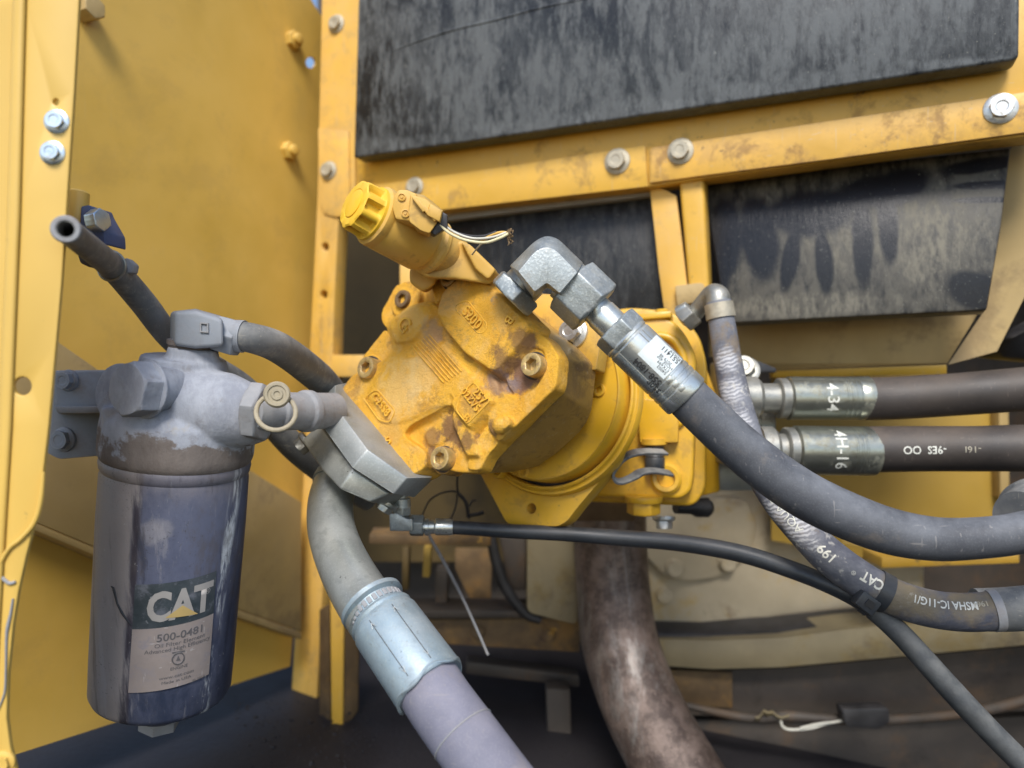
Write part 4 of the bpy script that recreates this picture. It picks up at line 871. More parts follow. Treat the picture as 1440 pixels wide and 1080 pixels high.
prof = [(-.004, 0), (-.004, .0498), (0, .0513), (.003, CR), (.006, CR+.0006), (.010, CR), (.012, CR-.0012), (.016, CR-.0004), (.05, CR), (CL-.030, CR-.0008), (CL-.006, CR-.0012), (CL-.002, CR-.003), (CL+.0005, CR-.0065), (CL+.002, .036), (CL+.012, .027), (CL+.020, .017), (CL+.021, 0)]
obj('canister', lathe(C1, CA, prof, 120), m_can, fc)
o = C1+CA*(CL+.020); bm = lathe(o, CA, [(-.002, 0), (-.002, .0165), (.002, .0165), (.003, .0150), (.0035, .0155, 'h'), (.010, .0155, 'h'), (.011, .012), (.011, 0)], 48, None, None, .4); obj('drain_nut', bm, m_dust, fc)
def patch(name, a0, a1, t0, t1, lift, mat, parent, n=24, skew=0.0):
    rows = []
    for j in range(5):
        t = t0+(t1-t0)*j/4; rows.append([cyl(a0+(a1-a0)*i/n, t+skew*(a0+(a1-a0)*i/n), lift) for i in range(n+1)])
    return obj(name, loft(rows), mat, parent)
def ctext(a, t, size, lift, sx=1.0, skew=0.0): return lambda u, v, w: cyl(a+u*size*sx/CR, t-v*size+skew*(u*size*sx/CR), lift)
ppm = .585/FPX
m_lab_dark = surf('label green black', (.035, .050, .058), .15, 60, .4, .08, mot=.5, mcol=(.20, .21, .25), msc=70, dust=.7, dcol=(.22, .22, .25), dsc=30, chip=.5, ccol=(.4, .42, .46), csc=160, bump=.1)
m_lab_pale = surf('label faded pink', (.31, .265, .245), .08, 40, .5, .08, mot=.55, mcol=(.26, .24, .26), msc=60, dust=.4, dcol=(.40, .38, .40), dsc=36, grime=.6, gcol=(.22, .21, .26), gsc=34, scr=.5, sccol=(.5, .48, .48), bump=.1)
m_lab_white = surf('label letters white', (.36, .345, .33), .05, 80, .5, .08, chip=.5, ccol=(.2, .22, .26), csc=260, bump=.05)
m_lab_yel = surf('label triangle yellow', (.52, .38, .15), .05, 80, .5, .08, bump=.05)
m_lab_ink = surf('label faded ink', (.12, .115, .12), .1, 80, .6, .08, chip=.5, ccol=(.4, .36, .34), csc=500, bump=.05)
def ty(y):
    lo, hi = -.1, .4
    for _ in range(40):
        m = (lo+hi)/2; q = cyl(.15, m); lo, hi = (m, hi) if 540+(CAMZ-q.z)/q.y*FPX < y else (lo, m)
    return lo
A0, A1 = -.42, .64; SK = -.0055
lab = patch('label_sticker', A0, A1, ty(818), ty(880), .00025, m_lab_dark, fc, skew=SK)
patch('label_lower', A0, A1, ty(880), ty(968), .0003, m_lab_pale, lab, skew=SK)
obj('logo', text_bm('CAT', ctext(.17, ty(851), .0300, .0005, .76, SK), .040), m_lab_white, lab)
obj('registered_mark', text_bm('®', ctext(.515, ty(838), .006, .0005, 1, SK)), m_lab_white, lab)
rows = [[cyl(.19+(i/12-.5)*.42*k, ty(869)+(ty(853)-ty(869))*(1-k)+SK*.19, .0007) for i in range(13)] for k in (1, .75, .5, .25, .02)]; obj('logo_triangle', loft(rows), m_lab_yel, lab)
for s, y, z, b, sx, a in (('500-0481', 893, .0082, .012, 1.05, .20), ('Oil Filter Element', 903.5, .0044, 0, 1.1, .20), ('Advanced High Efficiency', 911, .0044, 0, 1.02, .18), ('ENGINE', 939, .0034, 0, 1, .2), ('www.cat.com', 950, .0036, 0, 1.2, .18), ('Made in USA', 957, .0032, 0, 1.2, .18), ('© 2019', 962, .0026, 0, 1.2, .48)):
    obj('label_text', text_bm(s, ctext(a, ty(y), z, .0005, sx, SK), b), m_lab_ink, lab)
class RR: pass
RR.p = [cyl(.18+.075*cos(q/16*2*pi), ty(926)+.0045*sin(q/16*2*pi), .0005) for q in range(18)]; RR.r = [.00045]*18; obj('oil_symbol', tube(RR, 5, False), m_lab_ink, lab)
bm = bmesh.new(); bm.faces.new([bm.verts.new(cyl(a, t, .0006)) for a, t in ((.155, ty(929)), (.18, ty(922)), (.21, ty(929)))]); obj('oil_symbol', bm, m_lab_ink, lab)
bm = bmesh.new(); bm.faces.new([bm.verts.new(cyl(a, t, .0006)) for a, t in ((.10, ty(916)), (.26, ty(916)), (.26, ty(918)), (.10, ty(918)))]); obj('oil_symbol', bm, m_lab_ink, lab)
# a hooked scratch of bare dark metal on the dusty flank
RR.p = [cyl(a, ty(y), .0001) for a, y in ((-.78, 832), (-.74, 833), (-.71, 840), (-.66, 853), (-.58, 864), (-.50, 873), (-.44, 879))]; RR.r = [.0003, .0008, .0009, .0007, .0009, .0006, .0003]; obj('scratch', tube(RR, 6), m_black, fc)

# filter head
fh = thing('filter_mount', 'dust caked alloy filter head with big hex plug, bolted to its side plate', 'filter mount', P(200, 640, .6))
bm = bmesh.new(); up = -CA
lathe(C1, up, [(-.004, 0), (-.004, .0530), (0, .0550), (.004, .0556), (.020, .0554), (.028, .0540), (.040, .046), (.052, .038), (.062, .033), (.075, .030), (.075, 0)], 64, None, bm)
lathe(P(268, 548, .565), up, [(-.02, 0), (-.02, .036), (.004, .031), (.016, .0205), (.032, .0175), (.032, 0)], 40, None, bm)
lathe(P(262, 570, .555), V(.97, .05, -.16), [(0, 0), (0, .030), (.03, .029), (.052, .022), (.062, .0165), (.062, 0)], 40, None, bm)
lathe(P(205, 556, .565), V(-.35, -.9, .08), [(-.03, 0), (-.03, .030), (.012, .0215), (.026, .022), (.026, 0)], 40, None, bm)
slab(bm, [P(x, y, .53) for x, y in rnd([(142, 572), (172, 574), (176, 606), (168, 636), (150, 622), (144, 600)], 6)], [P(x, y, .59) for x, y in rnd([(142, 572), (172, 574), (176, 606), (168, 636), (150, 622), (144, 600)], 6)])
slab(bm, [P(x, y, .56) for x, y in ((150, 560), (240, 556), (240, 640), (146, 642))], [P(x, y, .62) for x, y in ((150, 560), (240, 556), (240, 640), (146, 642))])
o = obj('head_casting', bm, None, fh, raw=True)
def head_mat():
    t = NT('caked dust on alloy'); n = t.noise(16, 8, .68, None, .3); n2 = t.noise(34, 7, .7, t.coord((1, 1, .5)))
    c = t.mix(t.ramp(n2, .3, .7), (.12, .10, .09), (.22, .19, .17))
    wet = t.ramp(t.math('ADD', n, t.math('MULTIPLY', t.xyz(2), 6.0)), .615, .675)
    c = t.mix(t.math('MULTIPLY', wet, .92), c, t.mix(t.ramp(n2, .35, .65), (.28, .30, .35), (.42, .45, .51)))
    b = t.ramp(t.noise(11, 5, .6, t.coord((1, 1, 1), (0, 0, 0), (4, 2, 1))), .60, .72); c = t.mix(t.math('MULTIPLY', b, .45), c, (.27, .35, .47))
    tn = t.ramp(t.noise(13, 6, .7, t.coord((1, 1, 1), (0, 0, 0), (9, 5, 3))), .60, .68); c = t.mix(t.math('MULTIPLY', tn, .5), c, (.42, .36, .25)); gg = t.ramp(t.noise(60, 9, .78), .56, .66); c = t.mix(t.math('MULTIPLY', gg, .45), c, (.22, .205, .20))
    t.bump((t.noise(320, 6, .7), .4, .001), (n2, .5, .003)); return t.set(c, .78, 0, .3)
m_head = head_mat(); o.data.materials.append(m_head)
md = o.modifiers.new('r', 'REMESH'); md.mode = 'VOXEL'; md.voxel_size = .0013; md.use_smooth_shade = True
ms = o.modifiers.new('s', 'SMOOTH'); ms.iterations = 7
# side plate with two small bolts
q = rnd([(62, 521), (165, 520), (168, 560), (150, 600), (150, 640), (82, 646), (60, 634)], 7)
obj('mount_plate', ext([P(x, y, .605) for x, y in q], V(0, .006, 0)), m_dustblue, fh, .0012)
q = rnd([(78, 523), (164, 520), (190, 560), (170, 576), (84, 577), (78, 570)], 4)
obj('bracket_arm', slab(bmesh.new(), [P(x, y, .588) for x, y in q], [P(x, y, .604) for x, y in q]), m_dustblue, fh, .0015)
q = [(76, 571), (172, 571), (166, 581), (82, 582)]
obj('bracket_lip', slab(bmesh.new(), [P(x, y, .572) for x, y in q], [P(x, y, .604) for x, y in q]), m_dust, fh, .0015)
hexbolt('small_bolt', P(96, 535, .588), V(-.15, -1, .0), .0075, m_dustblue, fh, 1.15, .9)
hexbolt('small_bolt', P(90, 618, .605), V(-.15, -1, .0), .0085, m_dustblue, fh, 1.2, .8)
# big hex plug
ax = V(-.42, -.88, .03); o = P(206, 548, .522)
bm = lathe(o, ax, [(-.03, 0), (-.03, .0165), (-.002, .0165), (-.001, .0205), (.0005, .0205), (.0012, .0200, 'h'), (.0145, .0200, 'h'), (.0158, .0175), (.0158, 0)], 60, V(.3, 0, 1), None, 0)
obj('hex_plug', bm, m_head, fh, .0008)
# right-hand port and dust cap
bm = hexnut(P(352, 578, .545), V(1, -.1, -.10), .0225, .012, None, .3); lathe(P(366, 579, .545), V(.52, .85, -.02), [(-.01, 0), (-.01, .0145), (.012, .0145), (.013, .0168), (.017, .0168), (.018, .0145), (.040, .0145), (.042, .0165), (.048, .0165), (.049, .0145), (.075, .0145), (.075, 0)], 36, None, bm)
obj('outlet_stub', bm, m_dust, fh, .0006)
ax = V(.25, -.95, .12); o = P(390, 556, .515)
bm = lathe(o, ax, [(-.012, 0), (-.012, .0065), (-.001, .0065), (0, .0088), (.006, .0090), (.0075, .0080), (.0075, .0062), (.0066, .0058), (.0066, .0042), (.0076, .0038), (.0076, .0022), (.0068, .0018), (.0068, 0)], 36)
m_tan = surf('tan dusty rubber cap', (.36, .31, .21), .12, 60, .7, .08, dust=.6, dcol=(.48, .43, .36), bump=.3, bsc=800)
dc = obj('dust_cap', bm, m_tan, fh)
RR.p = [P(388+28*cos(q), 580+25*sin(q), .512-.004*sin(q)) for q in [i/22*2*pi for i in range(24)]]; RR.r = [.0017]*24
obj('tether_ring', tube(RR, 10, False), m_tan, dc)

# outlet hose with its elbow on top
oh = thing('filter_hose', 'blue grey dusty hose with square elbow on top of the filter head', 'hose', P(268, 520, .56))
bm = bmesh.new()
o = P(267, 524, .565); lathe(o, up, [(-.008, 0), (-.008, .0170), (.000, .0168), (.001, .0152), (.003, .0152), (.004, .0166), (.007, .0166), (.008, .0152), (.010, .0152), (.011, .0168), (.020, .0164), (.021, .0175), (.024, .0175), (.024, 0)], 36, None, bm)
obj('threaded_stem', bm, m_head, oh)
f = [(239, 447), (246, 436), (276, 435), (314, 446), (318, 486), (300, 491), (246, 491), (238, 480)]
bm = slab(bmesh.new(), [P(x, y, .540) for x, y in ((246, 438), (275, 437), (313, 449), (314, 487), (275, 490), (246, 486))], [P(x, y, .580) for x, y in ((239, 438), (275, 434), (315, 445), (317, 486), (275, 492), (239, 487))])
obj('elbow_block', bm, m_dustblue, oh, .003, 3)
obj('square_mark', sheet([P(x, y, .5386) for x, y in ((281, 453), (293, 454), (293, 468), (281, 467))], [[P(x, y, .5386) for x, y in ((283, 455), (291, 456), (291, 466), (283, 465))]], V(0, .002, 0)), m_dust, oh)
obj('swivel_nut', hexnut(P(306, 468, .56), V(.96, .0, -.28), .0148, .0175, V(0, -1, .2), .2), m_dustblue, oh, .0008)
pth = Path([(326, 472, .56, 20), (352, 475, .56, 21), (390, 488, .585, 22), (430, 516, .64, 22), (460, 544, .69, 21), (486, 585, .74, 20), (505, 640, .78, 19)])
obj('hose_body', tube(pth, 28), m_hosedusty, oh)
obj('hose_ferrule', tube(pth, 28, extra=.0012, d0=0, d1=.010), m_dustblue, oh)

# open drain hose with clip
dh = thing('drain_hose', 'open-ended grey drain hose hanging diagonally across the ochre side wall', 'hose', P(92, 322, .42))
pth = Path([(92, 322, .408, 18.5), (124, 347, .465, 18), (160, 378, .53, 18), (200, 424, .57, 18), (245, 480, .60, 17), (300, 516, .63, 17), (345, 548, .66, 18), (385, 598, .68, 18), (420, 634, .70, 19), (470, 672, .73, 19), (520, 700, .76, 19)])
obj('hose_body', tube(pth, 28, hollow=.60), m_hosedusty, dh)
obj('hose_lip', lathe(pth.p[0], -(pth.p[1]-pth.p[0]), [(-.001, .0046), (.0004, .0050), (.0004, .0070), (-.001, .0077)], 28), m_dust, dh)
wc = thing('hose_clip', 'small steel wire clip gripping the open drain hose', 'clip', P(160, 378, .54))
d0 = pth.near(157, 372); RR.p = [pth.on(d0+.006*sin(a*.5), a, .0006) for a in [radians(-150+i*15) for i in range(21)]]; RR.r = [.0011]*21
obj('wire_band', tube(RR, 8), m_zincdark, wc)
obj('screw_block', ext([P(x, y, .532) for x, y in rnd([(166, 368), (178, 362), (189, 372), (186, 384), (172, 384)], 3)], V(0, .008, 0)), m_dust, wc, .001)
obj('clip_tail', ext([P(x, y, .545) for x, y in rnd([(109, 358), (124, 360), (136, 374), (126, 376), (113, 370)], 3)], V(0, .008, 0)), m_boltdull if 0 else m_soot, wc, .001)
cl = thing('hose_clamp', 'dark blue clamp with zinc bolt and yellow spacer behind the drain hose end', 'clamp', P(125, 320, .55))
obj('clamp_body', ext([P(x, y, .53) for x, y in rnd([(114, 290), (126, 288), (130, 298), (146, 326), (147, 344), (132, 340), (112, 322)], 3)], V(.004, .022, 0)), m_navy, cl, .0015)
obj('clamp_bolt', hexnut(P(130, 311, .530), V(.93, -.32, .05), .0082, .0095, None, .2), m_boltblue, cl, .0005)
obj('spacer', lathe(P(106, 314, .535), V(.05, .05, 1), [(-.01, 0), (-.01, .0078), (.022, .0078), (.0235, .006), (.0235, 0)], 32), m_post, cl)
# ------------------------------------------------------------------ steel elbow and the big pressure hose
ef = thing('elbow_fitting', 'speckled grey steel elbow fitting screwed into the top of the pump', 'fitting', P(720, 415, .545))
o = P(716, 421, .560); ax = V(.70, -.10, .70)
obj('adapter_nut', hexnut(o, ax, .0205, .0125, V(0, -1, -.1), .12), m_zinc, ef, .0009)
obj('adapter_neck', lathe(o, ax, [(.010, 0), (.010, .0150), (.021, .0150), (.021, 0)], 36), m_zincdark, ef)
Fr = [(729, 382), (753, 353), (768, 347), (782, 352), (812, 383), (787, 412), (769, 397), (752, 410)]
Md = [(717, 374), (752, 339), (768, 331), (784, 335), (820, 370), (790, 420), (771, 404), (750, 419)]
Fr, Md = [rnd([(*p, r) for p, r in zip(L, (2, 9, 9, 9, 2, 2, 4, 2))], 3, 3) for L in (Fr, Md)]
b = bmesh.new(); a_ = [b.verts.new(P(x, y, .515)) for x, y in Fr]; m_ = [b.verts.new(P(x, y, .530)) for x, y in Md]; c_ = [b.verts.new(P(x, y, .553)) for x, y in Md]; e_ = [b.verts.new(P(x, y, .570)) for x, y in Fr]
b.faces.new(a_); b.faces.new(e_[::-1]); n = len(Fr)
for A, B in ((a_, m_), (m_, c_), (c_, e_)):
    for i in range(n): b.faces.new((A[i], B[i], B[(i+1) % n], A[(i+1) % n]))
obj('elbow_body', b, m_zinc, ef, .0016, 3, bev_ang=25)
HX = (P(980, 572, .530)-P(800, 398, .540)).normalized()
obj('elbow_neck', lathe(P(796, 393, .540), HX, [(0, 0), (0, .0165), (.010, .0165), (.010, 0)], 36), m_zinc, ef)

ph = thing('pressure_hose', 'big grey rubber pressure hose sweeping from the elbow to the far edge', 'hose', P(880, 475, .535))
obj('swivel_nut', hexnut(P(801, 399, .540), HX, .0228, .0265, V(.15, -.6, -.8), 0.05), m_zinc, ph, .0010)
bm = lathe(P(838, 435, .537), HX, [(0, 0), (0, .0112), (.004, .0112), (.005, .0118), (.022, .0118), (.022, 0)], 40); obj('stem', bm, m_ferrule, ph)
o = P(862, 458, .536); obj('crimp_nut', hexnut(o, HX, .0186, .0135, V(.15, -.6, -.8), .1), m_zinc, ph, .0008)
F0, F1 = P(880, 476, .5345), P(966, 558, .530); fL = (F1-F0).length
bm = lathe(F0, HX, [(-.0012, 0), (-.0012, .0170), (0, .0178), (.0015, .0178), (.002, .0171), (.003, .0171), (.004, .0178), (.0385, .0179), (.039, .0174), (.040, .0174), (.0405, .0179), (.0435, .0179), (.044, .0174), (.045, .0174), (.0455, .0179), (.0485, .0179), (.049, .0174), (.050, .0174), (.0505, .0179), (fL-.0012, .0179), (fL, .0172), (fL, .0150)], 72)
fer = obj('ferrule', bm, m_ferrule, ph)
fn0 = V(0, 0, CAMZ)-(F0+F1)/2; fn0 = (fn0-HX*fn0.dot(HX)).normalized(); fb = HX.cross(fn0)
def fcyl(s, a, lift): return F0+HX*s+(fn0*cos(a)+fb*sin(a))*(.0179+lift)
sgn = 1 if fb.z > 0 else -1
def ftext(s, a, size, lift, sx=1.0): return lambda u, v, w: fcyl(s-u*size*sx, sgn*a*1.0-sgn*v*size/.0179, lift)
rows = [[fcyl(s, sgn*a, .0002) for a in [-.12+i*.1 for i in range(14)]] for s in (.0135, .020, .030, .0385)]
st = obj('foil_sticker', loft(rows), m_sticker, fer)
obj('sticker_text', text_bm('551411', ftext(.030, .82, .0062, .0004, .85), .012), m_ink, fer)
obj('sticker_text', text_bm('5NX29', ftext(.034, 1.02, .0040, .0004)), m_ink, fer)
for a, s, tx_ in ((.50, .030, '2019 48'), (.38, .031, 'HOSE 4SP'), (.24, .032, '5TK699'), (.10, .033, '54003')): obj('sticker_text', text_bm(tx_, ftext(s, a, .0030, .0004, 1.1), .0), m_ink, fer)
obj('printed_number', text_bm('558-1804', ftext(.0270, -.34, .0064, .0003, 1.0), .022), m_ink, fer)
obj('printed_number', text_bm('350P', ftext(.0375, -.60, .0058, .0003, 1.0), .012), m_ink, fer)
for a in (.55, .75):
    RR.p = [fcyl(.004+.0009*i, sgn*a, .0) for i in range(12)]; RR.r = [.0003]*12; obj('crimp_line', tube(RR, 6), m_zincdark, fer)
RR.p = [fcyl(.004+.0035*i, sgn*-.62, .0) for i in range(13)]; RR.r = [.0003]*13; obj('crimp_line', tube(RR, 6), m_zincdark, fer)
for i, s in enumerate((.0405, .0455, .0505)):
    c = fcyl(s+.001, sgn*(.02+.05*i), .0003); bm = bmesh.new(); box(bm, c, HX*.0016, (-fn0.cross(HX))*.0022, fn0*.0006); obj('crimp_block', bm, m_ferrule, fer, .0004)
php = Path([(958, 550, .530, 31), (985, 577, .529, 31.5), (1037, 626, .526, 32), (1092, 670, .522, 33), (1150, 706, .518, 33.5), (1235, 742, .512, 33), (1306, 757, .507, 31), (1370, 757, .503, 29), (1440, 748, .50, 28.5), (1530, 722, .50, 29), (1700, 660, .51, 29), (1900, 580, .53, 29)])
obj('hose_body', tube(php, 48), m_hose, ph)

# two straight hoses with crimped ferrules
def straight(name, label, y, x0, d, R, r_stem, stem0, words, tail):
    t = thing(name, label, 'hose', P(x0, y, d), 'straight hydraulic hoses')
    s = d/FPX; o = P(x0, y, d); ax = V(1, 0, -.012 if y > 600 else .0)
    L = (115 if y < 600 else 112)*s
    pr = [(0, 0), (0, R*.93*s), (.0015, R*s)]
    pr += [(.022, R*s)]
    k = .05
    while k < L-.012: pr += [(k, R*s), (k+.0005, R*.985*s), (k+.0018, R*.985*s), (k+.0023, R*s)]; k += .0046
    pr += [(L-.004, R*1.005*s), (L-.001, R*1.005*s), (L, R*.97*s), (L, R*.8*s)]
    f = obj('ferrule', lathe(o, ax, pr, 64), m_ferruleg, t)
    bm = lathe(o, -ax, [(-.001, 0), (-.001, R*.86*s), (.0008, R*.86*s), (.0012, R*.93*s), (.008, R*.93*s), (.009, R*.88*s), (.0095, r_stem*s), (.045, r_stem*s), (.045, 0)], 48); obj('stem', bm, m_zincdark, t)
    if stem0: obj('flange_head', lathe(P(stem0, y, d), -ax, [(-.004, 0), (-.004, r_stem*1.2*s), (0, r_stem*1.45*s), (.012, r_stem*1.45*s), (.012, 0)], 40), m_zincdark, t)
    n0 = V(0, 0, CAMZ)-o; n0 = (n0-ax*n0.dot(ax)).normalized(); bb = ax.cross(n0); sg = 1 if bb.z > 0 else -1
    def ff(sx, a0, size): return lambda u, v, w: o+ax*(sx+v*size)+(n0*cos(a0-u*size/(R*s))+bb*sg*sin(a0-u*size/(R*s)))*(R*s+.0003)
    obj('stamped_code', text_bm(words, ff(.036, .05, .0155), .01), m_stamp, f)
    p = Path(tail); obj('hose_body', tube(p, 36), m_hosebrown, t); return t, p
s1, p1 = straight('straight_hose', 'upper of two brown straight hoses, its olive ferrule above the other', 560, 1106, .72, 30.5, 21, 1062, '4-34', [(1215, 561, .72, 30), (1260, 560, .715, 30), (1340, 555, .70, 30), (1440, 547, .68, 31), (1560, 535, .66, 32), (1800, 505, .63, 33), (2050, 470, .60, 34)])
s2, p2 = straight('straight_hose', 'lower of two brown straight hoses, pale worn print along it', 633, 1116, .71, 34.5, 23, 1085, '4H-16', [(1220, 632, .71, 32.5), (1300, 631, .70, 32), (1370, 631, .685, 32), (1440, 630, .67, 33), (1560, 629, .65, 34), (1800, 622, .62, 35), (2050, 610, .60, 36)])
obj('worn_print', text_bm('-9ES  OO', tube_text(p2, 1290, 627, .0100, True, .04), .012), m_stamp, s2)
obj('worn_print', text_bm('-16I', tube_text(p2, 1362, 627, .008, True, .02), .0), m_boltdull, s2)
# block the straight hoses are bolted to
bk = thing('hose_block', 'dark steel manifold block with bolts that holds the straight hoses', 'block', P(1050, 600, .77))
obj('block_body', ext([P(x, y, .755) for x, y in ((1020, 508), (1058, 508), (1062, 545), (1092, 552), (1092, 655), (1020, 655))], V(0, .06, 0)), m_zincdark, bk, .002)
obj('top_wedge', ext([P(x, y, .80) for x, y in ((1010, 500), (1068, 508), (1092, 518), (1092, 524), (1010, 524))], V(0, .04, 0)), m_black, bk, .001)
hexbolt('block_bolt', P(1046, 522, .75), V(-.3, -.8, .4), .0125, m_zincdark, bk, 1.3, 1.1)
hexbolt('block_bolt', P(1052, 590, .75), V(-.2, -1, .1), .0105, m_zincdark, bk, 1.3, 1.1)

# braided grey hose
bh = thing('braided_hose', 'worn grey braided hose bending down behind the pressure hose, with white lettering', 'hose', P(1010, 415, .69))
bp_ = Path([(1010, 424, .690, 17.5), (1016, 460, .688, 18.5), (1024, 510, .682, 19.5), (1034, 560, .67, 21), (1050, 612, .655, 21), (1070, 665, .635, 20.5), (1094, 706, .615, 21), (1128, 745, .60, 23), (1168, 784, .59, 25.5), (1215, 818, .585, 26), (1262, 842, .58, 26), (1310, 856, .575, 26), (1358, 861, .57, 26.5), (1405, 858, .565, 27)])
m_braid = None
def braid():
    t = NT('worn braid rubber')
    n = t.noise(24, 7, .68, None, .3); c = t.mix(t.ramp(n, .35, .65), (.075, .08, .105), (.17, .175, .20))
    k = t.ramp(t.math('ADD', t.noise(17, 6, .65), t.math('MULTIPLY', t.xyz(2), 1.2)), .30, .52); c = t.mix(t.math('MULTIPLY', k, .5), c, (.28, .29, .32))
    br = t.ramp(t.noise(19, 6, .7, t.coord((1, 1, 1), (0, 0, 0), (2, 0, 5))), .54, .66); c = t.mix(t.math('MULTIPLY', br, .7), c, (.23, .17, .10))
    for x, y, d, r in ((1262, 836, .57, 26), (1310, 842, .56, 28), (1360, 846, .56, 24), (1400, 850, .56, 20)):
        c = t.mix(t.math('MULTIPLY', t.ball(P(x, y, d)-P(1010, 415, .69), r/FPX*d, .5, t.math('MULTIPLY', t.math('SUBTRACT', t.noise(70, 6, .7), .5), 2.0)), .75), c, (.24, .19, .115))
    w = t.t.nodes.new("ShaderNodeTexWave"); w.wave_type = 'BANDS'; w.bands_direction = 'Z'; w.inputs['Scale'].default_value = 95; w.inputs['Distortion'].default_value = 5; w.inputs['Detail'].default_value = 2; w.inputs['Detail Scale'].default_value = 2.0
    t.t.links.new(t.coord((1, 1, 1), (0, radians(18), 0)), w.inputs['Vector'])
    wp = t.math('MULTIPLY', t.math('SUBTRACT', t.noise(60, 6, .7), .5), 1.6); mk = None
    for x, y, d, r in ((1022, 505, .665, 20), (1024, 545, .655, 22), (1036, 585, .64, 24), (1048, 625, .63, 22), (1058, 655, .62, 18), (1094, 714, .60, 22), (1120, 745, .585, 22), (1142, 768, .575, 16)):
        b = t.ball(P(x, y, d)-P(1010, 415, .69), r/FPX*d, .4, wp); mk = b if mk is None else t.math('MAXIMUM', mk, b)
    wm = t.math('MULTIPLY', t.math('ADD', t.math('MULTIPLY', t.ramp(w.outputs['Fac'], .35, .75), .7), .25), mk); c = t.mix(t.math('MULTIPLY', wm, .85), c, (.60, .60, .62))
    fr = t.math('MULTIPLY', t.ramp(t.noise(150, 6, .75), .55, .62), t.ramp(t.noise(13, 4, .6, t.coord((1, 1, 1), (0, 0, 0), (1, 8, 2))), .48, .6)); c = t.mix(t.math('MULTIPLY', fr, .75), c, (.55, .53, .48))
    t.bump((w.outputs['Fac'], .12, .0005), (t.noise(420, 5, .7), .45, .0008)); return t.set(c, .66, 0, .35)
obj('hose_body', tube(bp_, 36), braid(), bh)
obj('braid_collar', tube(bp_, 36, extra=.0016, d0=0.002, d1=.016), m_hosebrown if 0 else m_boltdull, bh)
obj('braid_end', tube(bp_, 36, extra=.0009, d0=bp_.l[-1]-.006, d1=bp_.l[-1]), m_dust, bh)
obj('outer_sleeve', tube(Path([(1372, 857, .575, 29), (1410, 857, .572, 30), (1470, 853, .565, 31), (1560, 846, .56, 32), (1750, 820, .55, 33), (1950, 780, .54, 34)]), 36), m_hosedusty, bh)
mats_w = m_white
obj('hose_lettering', text_bm('MSHA IC-11G/1', tube_text(bp_, 1318, 864, .0084, True, -.35, .0003, .86), .022), m_white, bh)
obj('hose_lettering', text_bm('1964', tube_text(bp_, 1375, 872, .0058, True, -.40), .012), m_boltdull, bh)
obj('hose_lettering', text_bm('CAT', tube_text(bp_, 1214, 820, .0110, True, -.30, .0003, .85), .030), m_white, bh)
obj('hose_lettering', text_bm('199', tube_text(bp_, 1158, 776, .0105, True, -.05, .0003, .9), .020), m_white, bh)
obj('worn_lettering', text_bm('AQUA 5X', tube_text(bp_, 1106, 724, .0085, True, .12, .0003, 1.0), .0), m_stamp, bh)
obj('hose_lettering', text_bm('®', tube_text(bp_, 1192, 803, .0045, True, -.10)), m_white, bh)
bm = bmesh.new()
for i in range(16):
    s0 = bp_.near(1082+random.uniform(-12, 16), 690+random.uniform(-16, 22)); a = -1.2+random.uniform(-.5, .25); 
    pts = [bp_.on(s0+.004*j*cos(i), a+.10*j*sin(i*1.7), .0004+.0012*j*(1-j/5)) for j in range(5)]
    RR.p = pts; RR.r = [.0007]*4+[.0002]; tube(RR, 5, True, bm)
o = obj('frayed_strands', bm, m_dust, bh); o['kind'] = 'stuff'
# bent steel connector at the top of the braided hose
obj('bent_tube', tube(Path([(1010, 428, .690, 17), (1009, 418, .692, 17), (1003, 414, .697, 15), (994, 421, .705, 13), (980, 437, .715, 12), (966, 454, .725, 12)]), 28), m_zincdark, bh)
obj('tube_nut', hexnut(P(976, 440, .715), V(-.7, .25, -.65), .0125, .014, V(0, -1, 0), .2), m_zincdark, bh, .0006)
obj('tube_nut', hexnut(P(955, 445, .722), V(.65, -.35, .35), .0105, .012, V(0, -1, 0), .2), m_zinc, bh, .0006)

# thin black hose with its small steel elbow
th = thing('thin_hose', 'thin black hose running under the pump and away to the lower corner', 'hose', P(640, 742, .66))
tp = Path([(622, 741, .660, 9.5), (660, 743, .665, 9.5), (720, 747, .67, 10), (800, 751, .67, 10.5), (880, 757, .665, 11.5), (960, 764, .655, 12), (1040, 778, .64, 12.5), (1110, 800, .62, 12.5), (1170, 824, .60, 12.5), (1218, 850, .59, 13), (1262, 887, .58, 14), (1300, 928, .572, 14.5), (1345, 978, .565, 15), (1400, 1036, .56, 15), (1460, 1095, .555, 15.5)])
obj('hose_body', tube(tp, 28), m_hosethin, th)
obj('worn_sleeve', tube(tp, 28, extra=.0007, d0=tp.near(1228, 857), d1=tp.l[-1]), m_hosedusty if 0 else surf('dusty worn sleeve', (.045, .05, .055), .2, 40, .6, .1, dust=.7, dcol=(.20, .20, .19), dsc=60, bump=.4, bsc=500), th)
bm = lathe(P(634, 741, .660), V(-1, 0, .0), [(-.002, 0), (-.002, .0066), (0, .0072), (.013, .0072), (.0145, .0060), (.019, .0060), (.0195, .0075), (.0225, .0075), (.023, .0060), (.026, .0060), (.026, 0)], 36); obj('ferrule', bm, m_ferrule, th)
obj('swivel_nut', hexnut(P(596, 739, .660), V(-1, 0, .02), .0098, .012, V(0, -1, .3), .1), m_zinc, th, .0006)
te = thing('small_elbow', 'small steel elbow connector hanging under the grey flange block', 'fitting', P(563, 735, .655))
obj('elbow_body', ext([P(x, y, .645) for x, y in rnd([(547, 723), (556, 721), (572, 730), (580, 730), (580, 747), (548, 747)], 2)], V(0, .018, 0)), m_zinc, te, .001)
obj('elbow_nut', hexnut(P(564, 724, .654), V(0, 0, 1), .0088, .0075, V(0, -1, 0), .3), m_zinc, te, .0006)
